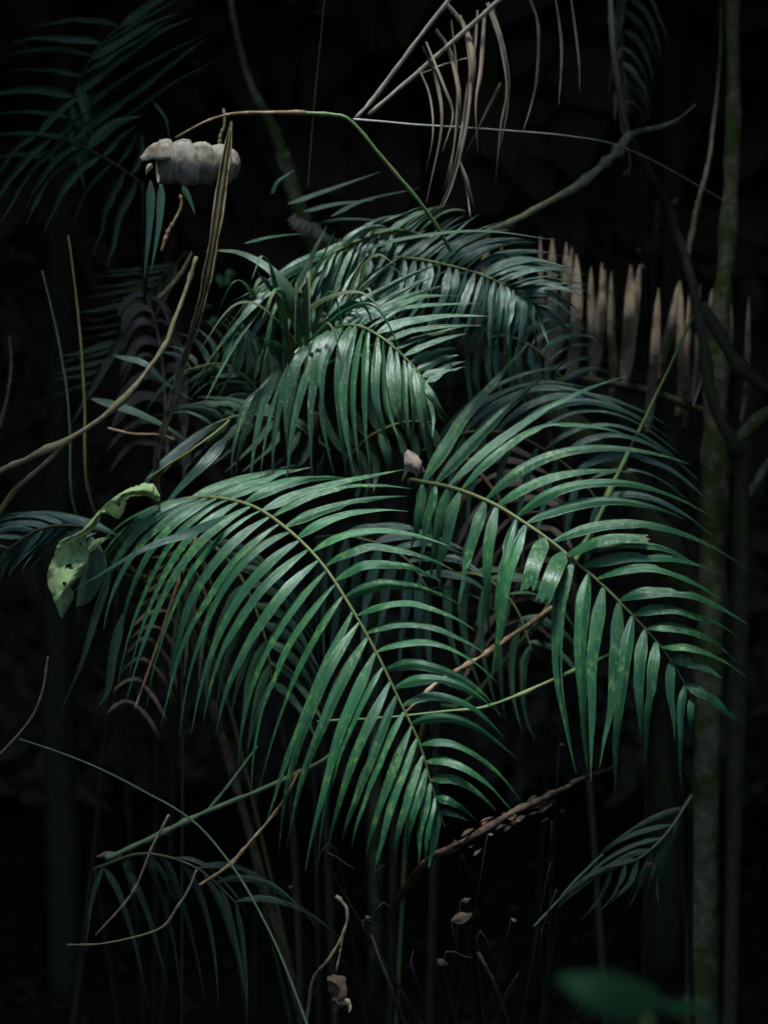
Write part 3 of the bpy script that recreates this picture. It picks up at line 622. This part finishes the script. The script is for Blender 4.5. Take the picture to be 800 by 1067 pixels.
st = stick('bent_stem', 'bent thin stem crossing the top, brown on the left and green where it turns down', 'stem', [(315, 117, 3.6), (345, 119, 3.6), (366, 127, 3.6), (400, 166, 3.62), (446, 222, 3.66), (470, 262, 3.72)], 4.5, 4, M['green'],
    forks=[([(183, 143, 3.62), (215, 126, 3.6), (245, 118, 3.6), (290, 117, 3.6), (318, 117, 3.6)], 1.8, 5, M['twigbrown'], 'dry_tip')])
stick('vine', 'pale thin vine stretched straight across the upper right', 'vine', [(368, 124, 3.62), (440, 130, 3.7), (520, 135, 3.8), (590, 141, 3.9), (640, 150, 4.0), (690, 172, 4.2), (765, 215, 4.5)], 2.4, 1.2, M['silk'], bump=.2, sides=6)
stick('branch', 'grey green forked branch curving up out of the top frond', 'branch', [(470, 262, 3.95), (512, 240, 3.95), (550, 222, 3.97), (590, 200, 4.0), (620, 180, 4.03), (642, 158, 4.06), (656, 140, 4.1)], 7, 9, M['branch'], TW, bump=.5, knots=4,
    forks=[([(654, 142, 4.1), (668, 136, 4.12), (688, 132, 4.16), (708, 123, 4.2), (724, 109, 4.25)], 8, 3, M['branch'], 'fork'), ([(656, 146, 4.1), (650, 120, 4.13), (640, 60, 4.2), (636, 0, 4.3), (634, -80, 4.4)], 8, 7, M['darkbark'], 'fork'), ([(652, 148, 4.1), (656, 165, 4.1), (655, 182, 4.1)], 3, 2, M['twig'], 'stub')])
stick('branch', 'bare knobbly branch bending up across the left from the frame edge', 'branch', [(-60, 525, 3.5), (0, 491, 3.5), (30, 477, 3.5), (65, 462, 3.5), (100, 439, 3.52), (130, 415, 3.54), (152, 388, 3.56), (172, 360, 3.58), (183, 330, 3.6), (196, 296, 3.62), (205, 267, 3.62)], 6, 4.5, M['twig'], TW, knots=7, bump=.5,
    forks=[([(66, 462, 3.5), (48, 482, 3.5), (20, 506, 3.52), (0, 533, 3.55), (-40, 590, 3.6)], 5, 5.5, M['twig'], 'fork')])
stick('twig', 'short bare twig rising behind the knobbly left branch', 'twig', [(165, 312, 4.0), (182, 294, 4.0), (193, 276, 4.0), (200, 262, 4.0)], 6, 3, M['twig'], TW)
stick('twig', 'little knobbed twig just under the curled grey leaf', 'twig', [(168, 262, 3.75), (176, 240, 3.75), (184, 226, 3.75), (189, 214, 3.75), (188, 203, 3.75)], 3.5, 3, M['twigbrown'], TW, knots=4)
stick('twig', 'thin upright twig behind the top of the split stalk', 'twig', [(228, 160, 3.68), (230, 142, 3.68), (234, 130, 3.68), (233, 113, 3.68)], 4.5, 2.5, M['twig'], TW, knots=2)
gA = on_ground(322, 5.4); gB = on_ground(335, 5.4)
stick('green_stem', 'thin green stem upright on the left, the outer one of the pair', 'stem', [(44, 282, 3.9), (62, 360, 3.9), (72, 430, 3.9), (78, 532, 3.95), (120, 590, 4.2), (210, 690, 4.6)], 2.6, 3.4, M['green'], GS, to_ground=gA)
stick('green_stem', 'thin yellowish green stem upright on the left, the inner one of the pair', 'stem', [(71, 245, 3.9), (82, 330, 3.9), (88, 420, 3.9), (93, 516, 3.95), (135, 590, 4.2), (225, 690, 4.6)], 2.6, 4.4, M['yellowgreen'], GS, to_ground=gB)
stick('green_stem', 'bright green stem slanting behind the right frond', 'stem', [(722, 330, 4.0), (690, 398, 3.95), (672, 436, 3.92), (655, 470, 3.9), (640, 502, 3.86), (620, 546, 3.82), (600, 582, 3.78), (583, 614, 3.76), (560, 650, 3.85), (490, 730, 4.1), (430, 800, 4.3)], 3, 5.5, M['green'], GS, knots=6, to_ground=on_ground(405, 4.6))
stick('green_stem', 'bright green stem crossing level through the dark gap between the two big fronds', 'stem', [(330, 752, 3.5), (400, 748, 3.5), (470, 741, 3.5), (505, 737, 3.5), (545, 722, 3.5), (590, 702, 3.52), (640, 680, 3.6)], 2.8, 4, M['green'], GS, knots=3)
stick('twig', 'pale spotted dead twig rising through the dark gap between the two big fronds', 'twig', [(420, 745, 3.6), (455, 712, 3.62), (500, 685, 3.65), (545, 655, 3.68), (590, 622, 3.75)], 3.5, 5, M['twigbrown'], TW, knots=8, bump=.8)
stick('green_stem', 'thin green stem arching down through the lower left dark', 'stem', [(20, 770, 3.3), (90, 795, 3.3), (150, 825, 3.3), (200, 855, 3.3), (240, 900, 3.28), (270, 950, 3.26), (296, 1005, 3.24), (322, 1075, 3.22), (340, 1130, 3.2)], 2.0, 2.8, M['greendim'], GS)
stick('green_stem', 'dull green forked stem slanting up behind the lower left of the front frond', 'stem', [(110, 895, 3.45), (145, 880, 3.45), (200, 853, 3.45), (250, 832, 3.45), (330, 797, 3.45), (352, 778, 3.46)], 6, 4, M['greendim'], GS, knots=3,
    forks=[([(214, 848, 3.45), (240, 816, 3.46), (268, 778, 3.48)], 4.5, 3, M['greendim'], 'fork')])
stick('twig', 'tan twig standing in the lower left dark, leaning right with a forked top', 'twig', [(100, 975, 3.35), (135, 935, 3.35), (150, 905, 3.35), (160, 880, 3.35), (176, 849, 3.35)], 2, 3.2, M['twig'], TW, knots=3)
stick('twig', 'tan hooked twig low in the left dark, level and then bent upward', 'twig', [(70, 985, 3.3), (110, 983, 3.3), (165, 969, 3.3), (185, 945, 3.3), (197, 926, 3.3), (205, 907, 3.3)], 1.8, 3, M['twig'], TW, knots=3)
stick('twig', 'brown twig running up to the lower tips of the front frond', 'twig', [(208, 923, 3.35), (240, 901, 3.35), (262, 876, 3.35), (286, 848, 3.34), (300, 826, 3.32), (312, 802, 3.32)], 3.4, 2.6, M['twigbrown'], TW, knots=5)
stick('twig', 'thin dim twig rising at the left edge below the pale leaf', 'twig', [(-20, 800, 3.6), (0, 786, 3.6), (30, 752, 3.6), (44, 722, 3.6), (50, 684, 3.6)], 3, 2, M['twig'], TW, knots=2)
stick('twig', 'pale straw twig lying across the leaves beside the split stalk', 'twig', [(152, 500, 3.7), (185, 478, 3.66), (215, 458, 3.66), (232, 445, 3.67), (239, 438, 3.68)], 2, 3, M['yellowgreen'], TW)
stick('twig', 'short tan twig level behind the base of the split stalk', 'twig', [(112, 446, 3.8), (140, 452, 3.78), (165, 453, 3.78), (182, 458, 3.78)], 3, 3, M['twigbrown'], TW)
stick('twig', 'dim brown twig at the left edge of the frame above the knobbly branch', 'twig', [(0, 445, 4.2), (8, 410, 4.2), (12, 380, 4.2), (10, 350, 4.2)], 4, 3, M['twigbrown'], TW)
stick('twig', 'dim thin stem hanging at the upper right beside the trunk', 'twig', [(752, -60, 4.9), (750, 60, 4.75), (742, 140, 4.65), (738, 170, 4.6), (728, 210, 4.6), (722, 240, 4.6), (716, 268, 4.6)], 3.5, 6, M['branch'], TW)
stick('silk_thread', 'silk thread hanging straight down from the top edge over the bent stem', 'thread', [(339, -20, 3.9), (335, 30, 3.9), (329, 90, 3.9), (324, 150, 3.9), (321, 195, 3.9)], .45, .45, M['twig'], bump=0, sides=5)
# white crossed stalk chip
stick('straw', 'small white straw standing crossed against the mossy trunk', 'straw', [(722, 423, 4.4), (727, 408, 4.4), (732, 393, 4.4)], 1.6, 1.6, M['silk'], bump=0, sides=6, forks=[([(728, 390, 4.4), (732, 396, 4.4), (737, 404, 4.4)], 1.6, 1.4, M['silk'], 'fork')])

# split brown stalk
def split_stalk():
    q = [(241, 126, 3.58), (238, 150, 3.58), (232, 190, 3.58), (225, 240, 3.58), (215, 295, 3.6), (205, 335, 3.63), (192, 375, 3.68), (178, 425, 3.74), (163, 480, 3.82), (170, 560, 4.0), (195, 640, 4.2)]
    base = on_ground(345, 5.3)
    sp = spline([P(*z) for z in q] + [base], 60)
    t = thing('dead_stalk', base, 'split brown dead stalk leaning upright in front of the curled grey leaf', 'stalk')
    rows = []; core = MB(); mb = MB()
    wk = [(0, [1.0]), (.06, [3]), (.16, [5.4]), (.32, [5.6]), (.45, [4.6]), (.6, [3.6]), (1, [5])]
    for i, p in enumerate(sp):
        s = i / 59; tt = (sp[min(i + 1, 59)] - sp[max(i - 1, 0)]).normalized()
        w = Vector((0, -1, .1)).cross(tt).normalized(); n = w.cross(tt).normalized()
        if n.y > 0: n = -n
        hw = px2m(lerpkeys(wk, s)[0], 3.6)
        jg = 1 + .25 * mnoise.noise(p * 25)
        row = []
        for k in range(11):
            a = math.pi * (1.28 * (k / 10) - .14)
            row.append(p + w * hw * math.cos(a) * jg + (-n) * hw * (math.sin(a) - .3) * (1 if s < .6 else .8) + w * .1 * hw * mnoise.noise(p * 60 + Vector((k, 0, 0))))
        rows.append(row)
    rows2 = rows
    # closed wall with thickness
    loop = []
    for i, row in enumerate(rows):
        c = sp[i]
        inner = [c + (v - c) * .72 for v in reversed(row)]
        loop.append(list(row) + inner)
    mb.grid(loop, closed=True)
    mb.build('sheath', M['stalk'], t, base)
    core.tube([p for p in sp[2:34]], [px2m(lerpkeys(wk, (i + 2) / 59)[0], 3.6) * .38 for i in range(32)], 7, bump=.6)
    core.build('pith', M['pith'], t, base)
split_stalk()

# curled grey leaf
def curled_leaf():
    org = P(200, 168, 3.66)
    a0 = P(165, 168, 3.63); a1 = P(250.5, 171.5, 3.68)
    ax = (a1 - a0); T = ax.normalized(); up = (Vector((0, 0, 1)) - T * T.z).normalized(); fr = T.cross(up)
    if fr.y > 0: fr = -fr
    segs = [(-.3, .13), (.13, .38), (.38, .60), (.60, .80), (.80, 1.2)]
    base_r = [(0, [.98]), (.1, [1.04]), (.3, [1.08]), (.5, [1.0]), (.7, [.92]), (.82, [.90]), (.90, [.82]), (.95, [.66]), (.985, [.38]), (1, [.06])]
    mb = MB(); rows = []; n = 150; sides = 48
    for i in range(n):
        s = i / (n - 1); row = []
        for k in range(sides):
            an = 2 * math.pi * k / sides; ca, sa = math.cos(an), math.sin(an)
            w = mnoise.noise(Vector((ca * 1.3, sa * 1.3, s * 4)))
            sh = s - .055 * sa + .025 * ca + .02 * w
            saw = 0
            for (b0, b1) in segs:
                if b0 <= sh < b1:
                    f = (sh - b0) / (b1 - b0)
                    saw = -.15 + .25 * math.sin(min(1, f / .9) * math.pi / 2) ** 1.3
                    if f > .93: saw -= (f - .93) / .07 * .20
            if s > .86: saw *= max(0, (1 - s) / .14)
            r = px2m(20.5, 3.66) * lerpkeys(base_r, s)[0] * (1 + saw)
            d = up * ca * 1.0 + fr * sa * .92
            p = a0 + ax * s + d * r
            p += d * (.0018 * mnoise.noise(p * 45) + .004 * mnoise.noise(p * 16) + .0008 * mnoise.noise(p * 120))
            row.append(p)
        rows.append(row)
    mb.grid(rows, closed=True)
    o = mb.build('curled_leaf', M['felt'], None, org); o.location = org
    tag(o, 'large curled dry grey leaf rolled up like a shell at the upper left', 'dry leaf')
    rl = random.Random(4)
    for bi, b in enumerate((.13, .38, .60, .80)):
        lp = MB(); rows = []; tilt = rl.uniform(-.03, .03); r0 = px2m(20.5, 3.66) * lerpkeys(base_r, b)[0]
        for q in range(7):
            f = q / 6; row = []
            for k in range(41):
                an = R(-115 + 300 * k / 40); ca, sa = math.cos(an), math.sin(an)
                rag = .5 + .6 * mnoise.noise(Vector((an * 1.6, bi * 3.1, 0))) + .12 * mnoise.noise(Vector((an * 6, bi * 3.1, 4)))
                s = b + .055 * sa - .025 * ca + tilt * ca - .07 * (1 - f) + .02 * f * (.2 + rag)
                rr = r0 * (.98 + .10 * f + .05 * f * rag)
                d = up * ca + fr * sa * .92
                p = a0 + ax * s + d * rr
                row.append(p + d * .002 * mnoise.noise(p * 70))
            rows.append(row)
        lp.grid(rows); lo = lp.build('fold', M['felt'], o, org)
        lm = lo.modifiers.new('thick', 'SOLIDIFY'); lm.thickness = .0012
    # the turned-over tip: a cupped hood with a point at the left
    hb = MB(); rows = []
    for i in range(22):
        u = i / 21; row = []
        for k in range(23):
            v = k / 22; an = R(-80 + 178 * v)
            rr = px2m(20.5, 3.6) * math.sin(math.pi / 2 * min(1, .10 + u * .95)) ** .75
            c = P(147.5 + 29 * u - 2.5 * math.cos((v - .5) * 2.6), 165.5 - .5 * u, 3.585)
            p = c + up * math.cos(an) * rr * .93 + fr * math.sin(an) * rr * .9
            p -= up * px2m(3, 3.6) * (1 - u) ** 2
            p += (fr + up) * (.0035 * mnoise.noise(p * 35) + .002 * mnoise.noise(p * 90))
            row.append(p)
        rows.append(row)
    hb.grid(rows)
    h = hb.build('turned_tip', M['felt'], o, org)
    md = h.modifiers.new('thick', 'SOLIDIFY'); md.thickness = .003
    pm = MB(); leaflet_mb(pm, spline([P(158, 170, 3.55), P(154, 176, 3.55), P(151.5, 183, 3.56)], 8), px2m(7, 3.6), Vector((0, -1, 0)), prof='palm', keel=.5)
    pm.build('point', M['felthem'], o, org)

curled_leaf()

# pale holed leaf
def pale_leaf():
    Z = lambda x, y: Vector((40 + x / 5.714, 490 + y / 5.714, 0))
    outer = [Z(*q) for q in ((725, 155), (690, 90), (640, 78), (560, 100), (480, 140), (420, 185), (360, 240), (310, 300), (270, 350), (210, 390), (130, 420), (95, 500), (60, 590), (55, 670), (80, 740), (100, 790), (120, 850), (140, 892))]
    inner = [Z(*q) for q in ((720, 182), (690, 176), (650, 156), (600, 150), (535, 168), (510, 240), (475, 292), (430, 240), (385, 236), (366, 290), (330, 350), (285, 392), (300, 470), (298, 530), (272, 580), (245, 640), (190, 690), (212, 745), (150, 855))]
    # pair by arc length of a common parameter
    par = [i / 17 for i in range(18)]
    NR = 150
    O = spline(outer, NR); I = spline(inner, NR)
    for A_ in (O, I):
        for i in range(2, NR - 1): A_[i] = A_[i] + Vector((mnoise.noise(A_[i] * .35), mnoise.noise(A_[i] * .35 + Vector((5, 5, 0))), 0)) * 1.6
    g = P(165, 522, 3.62)
    t = thing('broad_leaf_plant', on_ground(175, 4.0), 'pale green broad leaf full of holes hanging folded at the left of the front frond', 'plant'); org = t.location
    mb = MB(); nb = 18; rows = []; uvs = []
    for i in range(NR):
        row = []; s = i / (NR - 1)
        for j in range(nb + 1):
            u = j / nb; q = O[i].lerp(I[i], u)
            d = 3.50 + .12 * (u - .35) ** 2 + .05 * (1 - s) + .02 * math.sin(s * 19 + u * 3) + .014 * mnoise.noise(Vector((q.x * .06, q.y * .06, 2))) + .006 * mnoise.noise(Vector((q.x * .16, q.y * .16, 2)))
            row.append(P(q.x, q.y, d))
        rows.append(row); uvs.append([(j / nb, s) for j in range(nb + 1)])
    mb.grid(rows, uvs=uvs)
    HO = ((.22, .30, .016, .10), (.265, .55, .014, .10), (.46, .25, .008, .05), (.715, .50, .022, .13), (.73, .60, .02, .07), (.80, .45, .014, .1), (.86, .70, .02, .16), (.63, .80, .010, .05), (.34, .62, .009, .08))
    def holed(i, j):
        for (s0, u0, rs, ru) in HO:
            s_, u_ = i / NR, (j + .5) / nb
            if ((s_ - s0) / rs) ** 2 + ((u_ - u0 - (s_ - s0) * 1.5) / ru) ** 2 < .42 + .4 * mnoise.noise(Vector((s_ * 90, u_ * 9, 1))): return True
        return False
    mb.f = [f for k, f in enumerate(mb.f) if not holed(k // nb, k % nb)]
    o = mb.build('leaf', M['leafpale'], t, org)
    m2 = MB(); leaflet_mb(m2, spline([P(95, 560, 3.62), P(98, 590, 3.6), P(88, 618, 3.6), P(80, 632, 3.6)], 14), px2m(26, 3.6), NHINT, prof='oval', keel=.4)
    m2.build('leaf', M['leafdark'], t, org)
    m2 = MB(); leaflet_mb(m2, spline([P(92, 575, 3.6), P(100, 566, 3.6), P(110, 560, 3.6)], 10), px2m(10, 3.6), NHINT, prof='oval', keel=.3)
    m2.build('leaf', M['leafpale'], t, org)
    stem_part(t, org, [org, P(190, 650, 3.9), P(178, 540, 3.75), P(164, 518, 3.6)], .004, .0025, M['shadebark'])
pale_leaf()

# small dead leaf caught in the crown
def small_leaf(label, pxs, w, mat, prof='oval', nh=None, name='dead_leaf'):
    pts = spline([P(*q) for q in pxs], 26); mb = MB()
    leaflet_mb(mb, pts, px2m(w, pxs[0][2]), nh or Vector((.2, -1, .3)).normalized(), prof=prof, keel=.7, twist=.9)
    mb.v = [v + Vector((mnoise.noise(v * 70), mnoise.noise(v * 70 + Vector((3, 0, 0))), mnoise.noise(v * 70 + Vector((0, 5, 0))))) * px2m(w, 3.5) * .22 for v in mb.v]
    org = pts[0]; o = mb.build(name, mat, None, org); o.location = org
    return tag(o, label, 'dead leaf', 'single dead leaves')
random.seed(91)
small_leaf('small curled pinkish brown dead leaf caught where the fronds meet', [(423, 468, 3.5), (430, 482, 3.48), (436, 490, 3.48), (442, 490, 3.5)], 16, M['deadgrey'])
small_leaf('crumpled brown dead leaf hanging by the pale broken twig at the bottom', [(346, 1015, 3.25), (352, 1035, 3.25), (350, 1058, 3.25)], 20, M['litter'])
small_leaf('orange scrap of dead leaf at the bottom beside the crumpled brown leaf', [(360, 1040, 3.22), (363, 1048, 3.22), (364, 1056, 3.22)], 6, M['twigbrown'])
small_leaf('pale scrap of bark lying left of centre near the bottom', [(100, 893, 3.6), (115, 891, 3.6), (128, 893, 3.6)], 6, M['deadgrey'])

# fallen rotten branch and debris near the ground
fb = stick('fallen_branch', 'crumbling brown rotten branch lying slanted below the tip of the front frond', 'branch', [(400, 960, 4.9), (440, 903, 3.9), (475, 882, 3.62), (510, 862, 3.57), (545, 842, 3.6), (584, 824, 3.7), (606, 812, 4.1), (640, 800, 4.9)], 6, 4, M['rotten'], bump=.7, sides=10, n=60)
ch = MB()
for i in range(26):
    f = random.random() ** .8; c = P(458 + 126 * f + random.gauss(0, 7), 888 - 62 * f + random.gauss(0, 9), 3.55 + .1 * f)
    rand_leaf(ch, c, random.uniform(.008, .035), random.uniform(.005, .013), P(500, 860, 3.5) - P(470, 876, 3.5) + rv() * .02, Vector((0, -.7, .7)) + rv() * .7, curl=.4)
ch.build('bark_flakes', M['rotten'], fb, fb.location)
stick('twig', 'pale broken crooked twig standing at the bottom centre', 'twig', [(318, 1080, 3.3), (326, 1022, 3.25), (340, 1004, 3.2), (352, 985, 3.2), (360, 965, 3.2), (361, 948, 3.2), (350, 934, 3.2)], 2.5, 3.5, M['twig'], TW, knots=4, bump=.8,
    forks=[([(357, 975, 3.2), (354, 995, 3.2), (350, 1012, 3.2)], 3, 1.5, M['twig'], 'fork')])
stick('twig', 'brownish bare stick leaning at the bottom just right of the pale broken twig', 'twig', [(387, 975, 3.3), (398, 1005, 3.3), (413, 1044, 3.35), (440, 1110, 3.6)], 3, 4.5, M['litter'], TW)
stick('twig', 'brownish bare stick leaning at the bottom under the rotten branch', 'twig', [(498, 993, 3.4), (507, 1010, 3.4), (519, 1036, 3.45), (540, 1100, 3.7)], 5, 3.5, M['litter'], TW)
stick('twig', 'thin stick lying slanted in the dark under the right frond', 'twig', [(556, 966, 3.7), (580, 940, 3.7), (605, 912, 3.7), (628, 890, 3.7)], 2.5, 3.5, M['greendim'], TW)

# ------------------------------------------------------------------ trees
def tree(label, pts, ws, d, mat, parts=(), name='tree', cat='tree', moss=None):
    base = on_ground(pts[-1][0], (pts[-1][2] if len(pts[-1]) > 2 else d) + .15)
    t = thing(name, base, label, cat, 'trees standing in the dark')
    sp = spline([P(q[0], q[1], q[2] if len(q) > 2 else d) for q in pts] + [base], 60)
    m = len(ws) - 1
    rad = []
    for i in range(60):
        x = i / 59 * m; k = min(int(x), m - 1); rad.append(px2m(ws[k] + (ws[k + 1] - ws[k]) * (x - k), d) * .5)
    mb = MB(); mb.tube(sp, rad, 16, bump=.35); mb.build('trunk', mat, t, base)
    for (q, a, b, nm, mm) in parts:
        m2 = MB(); s2 = spline([P(*z) for z in q], 36); m2.tube(s2, [px2m(a + (b - a) * i / 35, d) * .5 for i in range(36)], 10, bump=.45); m2.build(nm, mm, t, base)
    return t
random.seed(95)
tree('slim mossy tree trunk at the right with a dark liana crossing it', [(764, -260), (764, -60), (763, 150), (757, 260), (750, 340), (746, 420), (744, 500), (741, 600), (738, 740)], [15, 15, 16, 18, 21, 25, 28, 30, 32, 40], 4.55, M['trunk'])
stick('liana', 'thick dark liana winding down in front of the mossy trunk at the right', 'liana', [(655, 142, 4.14), (674, 175, 4.22), (692, 210, 4.34), (706, 245, 4.38), (722, 300, 4.36), (732, 350, 4.34), (738, 400, 4.33), (752, 440, 4.33), (768, 470, 4.34), (772, 540, 4.4)], 7, 18, M['darkbark'], bump=.5, sides=10, to_ground=on_ground(772, 4.55),
      forks=[([(730, 318, 4.36), (748, 345, 4.34), (768, 378, 4.34), (800, 402, 4.36), (860, 420, 4.4)], 15, 16, M['darkbark'], 'fork'), ([(762, 466, 4.34), (774, 452, 4.33), (786, 440, 4.33), (802, 430, 4.34), (850, 415, 4.36)], 12, 14, M['trunk'], 'fork')])
stick('liana', 'short mossy liana piece at the right edge below the thick dark liana', 'liana', [(775, 520, 4.4), (788, 502, 4.38), (800, 482, 4.38), (840, 440, 4.4)], 9, 11, M['branch'], bump=.4)
tree('thin leaning mossy tree behind the bent stem at the top', [(228, -160), (240, 0), (262, 90), (284, 132), (303, 190), (318, 235), (340, 285, 4.6), (370, 400, 5.3), (390, 520, 6.3)], [6, 7, 9, 13, 17, 20, 22, 22, 22, 24], 4.5, M['trunk'],
     [([(318, 238, 4.4), (310, 234, 4.38), (303, 226, 4.37)], 16, 11, 'stub', M['dead']), ([(325, 240, 4.42), (338, 248, 4.4), (354, 252, 4.4)], 18, 5, 'stub', M['branch'])])
for (lab, x, dd, w) in (('dark trunk far back at the upper left behind the dim palm', 62, 6.2, 30), ('dark trunk far back at the right beyond the mossy tree', 700, 6.5, 34)):
    tree(lab, [(x + 8, -300), (x + 3, 0), (x, 300), (x - 2, 520), (x - 3, 640)], [w * .7, w * .75, w * .85, w, w * 1.1, w * 1.3], dd, M['darkbark'])

# mossy log behind the right frond
stick('mossy_log', 'mossy fallen log half hidden behind the upper right frond', 'log', [(440, 330, 4.7), (500, 370, 4.5), (545, 405, 4.45), (600, 450, 4.35), (650, 510, 4.4), (700, 590, 4.5), (780, 720, 4.8)], 22, 34, M['moss'], bump=.6, sides=14)

# blurred herb close to the lens
def near_herb():
    t = thing('herb', Vector((P(640, 533, 1.35).x, P(640, 533, 1.35).y, 0)), 'blurred green broad-leaved herb close to the lens at the lower right', 'plant'); org = t.location
    for (q, w) in (([(694, 1046, 1.36), (655, 1040, 1.33), (618, 1032, 1.31), (580, 1018, 1.32)], 43), ([(690, 1052, 1.38), (712, 1050, 1.40), (735, 1054, 1.43), (752, 1064, 1.46)], 16)):
        mb = MB(); leaflet_mb(mb, spline([P(*z) for z in q], 16), px2m(w, 1.35), Vector((-.1, -.9, .5)).normalized(), prof='oval', keel=.25); mb.build('leaf', M['leaffore'], t, org)
    stem_part(t, org, [org, P(668, 1200, 1.37), P(675, 1060, 1.38)], .004, .0025, M['green'])
near_herb()

# small-leaved climber and low debris seen through the gaps
random.seed(101)
def climber(label, pxs, leaves, mat, size):
    base = on_ground(pxs[-1][0], pxs[-1][2] + .1)
    t = thing('climber', base, label, 'climber')
    stem_part(t, base, [base] + [P(*q) for q in reversed(pxs)], .004, .002, M['shadebark'])
    for (x, y) in leaves:
        d = pxs[0][2] + random.uniform(-.1, .1); a = random.uniform(0, 6.28); L = size * random.uniform(.7, 1.2)
        mb = MB(); leaflet_mb(mb, spline([P(x, y, d), P(x + .5 * L * math.cos(a), y + .5 * L * math.sin(a), d - .02), P(x + L * math.cos(a), y + L * math.sin(a), d)], 10), px2m(L * .62, d), (NHINT + rv() * .5).normalized(), prof='oval', keel=.3)
        mb.build('leaf', mat, t, base)
climber('thin climber with small pale leaves seen between the split stalk and the drooping top frond', [(240, 250, 4.9), (236, 330, 4.9), (246, 420, 4.9), (260, 500, 4.95)],
        [(228, 285), (238, 280), (244, 290), (232, 300), (226, 330), (222, 318), (236, 375), (242, 372), (258, 395), (262, 370), (250, 430), (228, 405)], M['leafpale'], 15)
climber('thin climber with tiny dark leaves between the curled grey leaf and the leaning tree', [(212, 40, 5.0), (205, 90, 5.0), (225, 150, 5.0), (250, 230, 5.0), (262, 330, 5.0)],
        [(200, 88), (213, 72), (246, 218), (252, 228), (240, 205), (205, 62)], M['leafdark'], 11)
climber('thin climber with scattered small leaves in the dark right of the forked branch', [(668, 160, 4.9), (676, 200, 4.9), (690, 240, 4.9), (680, 300, 4.9)],
        [(676, 195), (692, 216), (697, 212), (670, 262), (668, 274), (684, 232), (655, 175)], M['leafdark'], 12)
def scrap_group():
    for (x, y, d, L, m) in ((508, 870, 3.5, 6, 'deadgrey'), (533, 957, 3.55, 8, 'litter'), (470, 960, 3.5, 24, 'litter'), (480, 940, 3.5, 11, 'litter'), (583, 775, 3.6, 6, 'litter'), (300, 925, 3.4, 6, 'litter'), (380, 955, 3.35, 7, 'deadgrey'), (455, 1000, 3.5, 14, 'litter'), (672, 900, 3.7, 10, 'litter')):
        a = random.uniform(-1, 1); p = [P(x, y, d), P(x + L * .5 * math.cos(a), y + L * .5 * math.sin(a), d - .01), P(x + L * math.cos(a), y + L * math.sin(a), d)]
        mb = MB(); leaflet_mb(mb, spline(p, 8), px2m(L * .5, d), Vector((random.uniform(-.4, .4), -.8, .5)).normalized(), prof='oval', keel=.5)
        yield mb, m, p[0]

def low_brush():
    """a dead twiggy bush that fills the dark hollow under the fronds; caught scraps are its parts"""
    base = on_ground(500, 4.3)
    t = thing('dead_bush', base, 'dead twiggy bush in the dark hollow under the fronds, scraps of leaf caught in it', 'bush')
    mb = MB()
    for i in range(14):
        x = random.uniform(300, 620); y = random.uniform(880, 1050); d = random.uniform(3.5, 4.0)
        q = P(x, y, d); m = (base + q) * .5 + rv() * .12
        mb.tube(spline([base + rv() * .05, m, q, q + rv() * .08], 14), [.004 - .0028 * k / 13 for k in range(14)], 5, bump=.4)
    for sb, m, p in list(scrap_group()):
        d = (p - CAMLOC)
        mb.tube(spline([base + rv() * .05, (base + p) * .5 + rv() * .1, p + Vector((0, .006, 0))], 12), [.003 - .002 * k / 11 for k in range(12)], 5)
        sb.build('caught_leaf', M[m], t, base)
    mb.build('twigs', M['shadebark'], t, base)
low_brush()

def dark_shrub(label, pc, spread, base, nl, L0):
    t = thing('shrub', base, label, 'shrub'); st_ = MB(); lf = MB()
    for i in range(26):
        q = pc + Vector((random.gauss(0, spread[0]), random.gauss(0, spread[1]), random.uniform(-1, 1) * spread[2]))
        m = (base + q) * .5 + rv() * .08; sp = spline([base + rv() * .03, m, q], 14)
        st_.tube(sp, [.006 - .004 * k / 13 for k in range(14)], 5, bump=.3)
        for k in range(nl):
            c = sp[random.randrange(5, 14)] + rv() * .07; L = L0 * random.uniform(.6, 1.3)
            dv = (rv() + Vector((0, -.3, -.5))).normalized()
            leaflet_mb(lf, [c, c + dv * L * .35 + Vector((0, 0, .01)), c + dv * L * .7, c + dv * L + Vector((0, 0, -.015))], L * .42, (NHINT + rv() * .6).normalized(), prof='oval', keel=.3)
    lf.build('foliage', M['leafshade'], t, base); st_.build('stems', M['darkbark'], t, base)

random.seed(131)
def sedge():
    base = on_ground(335, 4.5); c0 = P(330, 430, 3.98)
    t = thing('sedge', base, 'loose grassy strap blades sticking out of the upper left of the lit clump', 'grass plant')
    mb = MB(); mb.tube(spline([base, P(325, 620, 4.2), c0], 16), [.008] * 16, 6); mb.build('stem', M['shadebark'], t, base)
    for i in range(24):
        x = 318 + random.gauss(0, 16); y = 380 + random.gauss(0, 22); d = 3.74 + random.uniform(-.06, .08)
        a = random.uniform(R(20), R(172)); L = random.uniform(90, 190)
        ex, ey = x + L * math.cos(a) * .85, y - L * math.sin(a) * .75; dr = random.uniform(10, 90)
        p = [P(x, y, d), P(x + (ex - x) * .45, y + (ey - y) * .75, d - .08), P(x + (ex - x) * .8, ey + dr * .15, d - .12), P(ex + (ex - x) * .12, ey + dr, d - .14)]
        lm = MB(); leaflet_mb(lm, spline(p, 22), px2m(random.uniform(4.5, 8.5), d), (NHINT + rv() * .35).normalized(), roll=random.gauss(0, .5), twist=random.gauss(0, .8), prof='palm', wear=True)
        lm.build('blade', M['leafolive'] if random.random() < .3 else M['leaf'], t, base)
sedge()
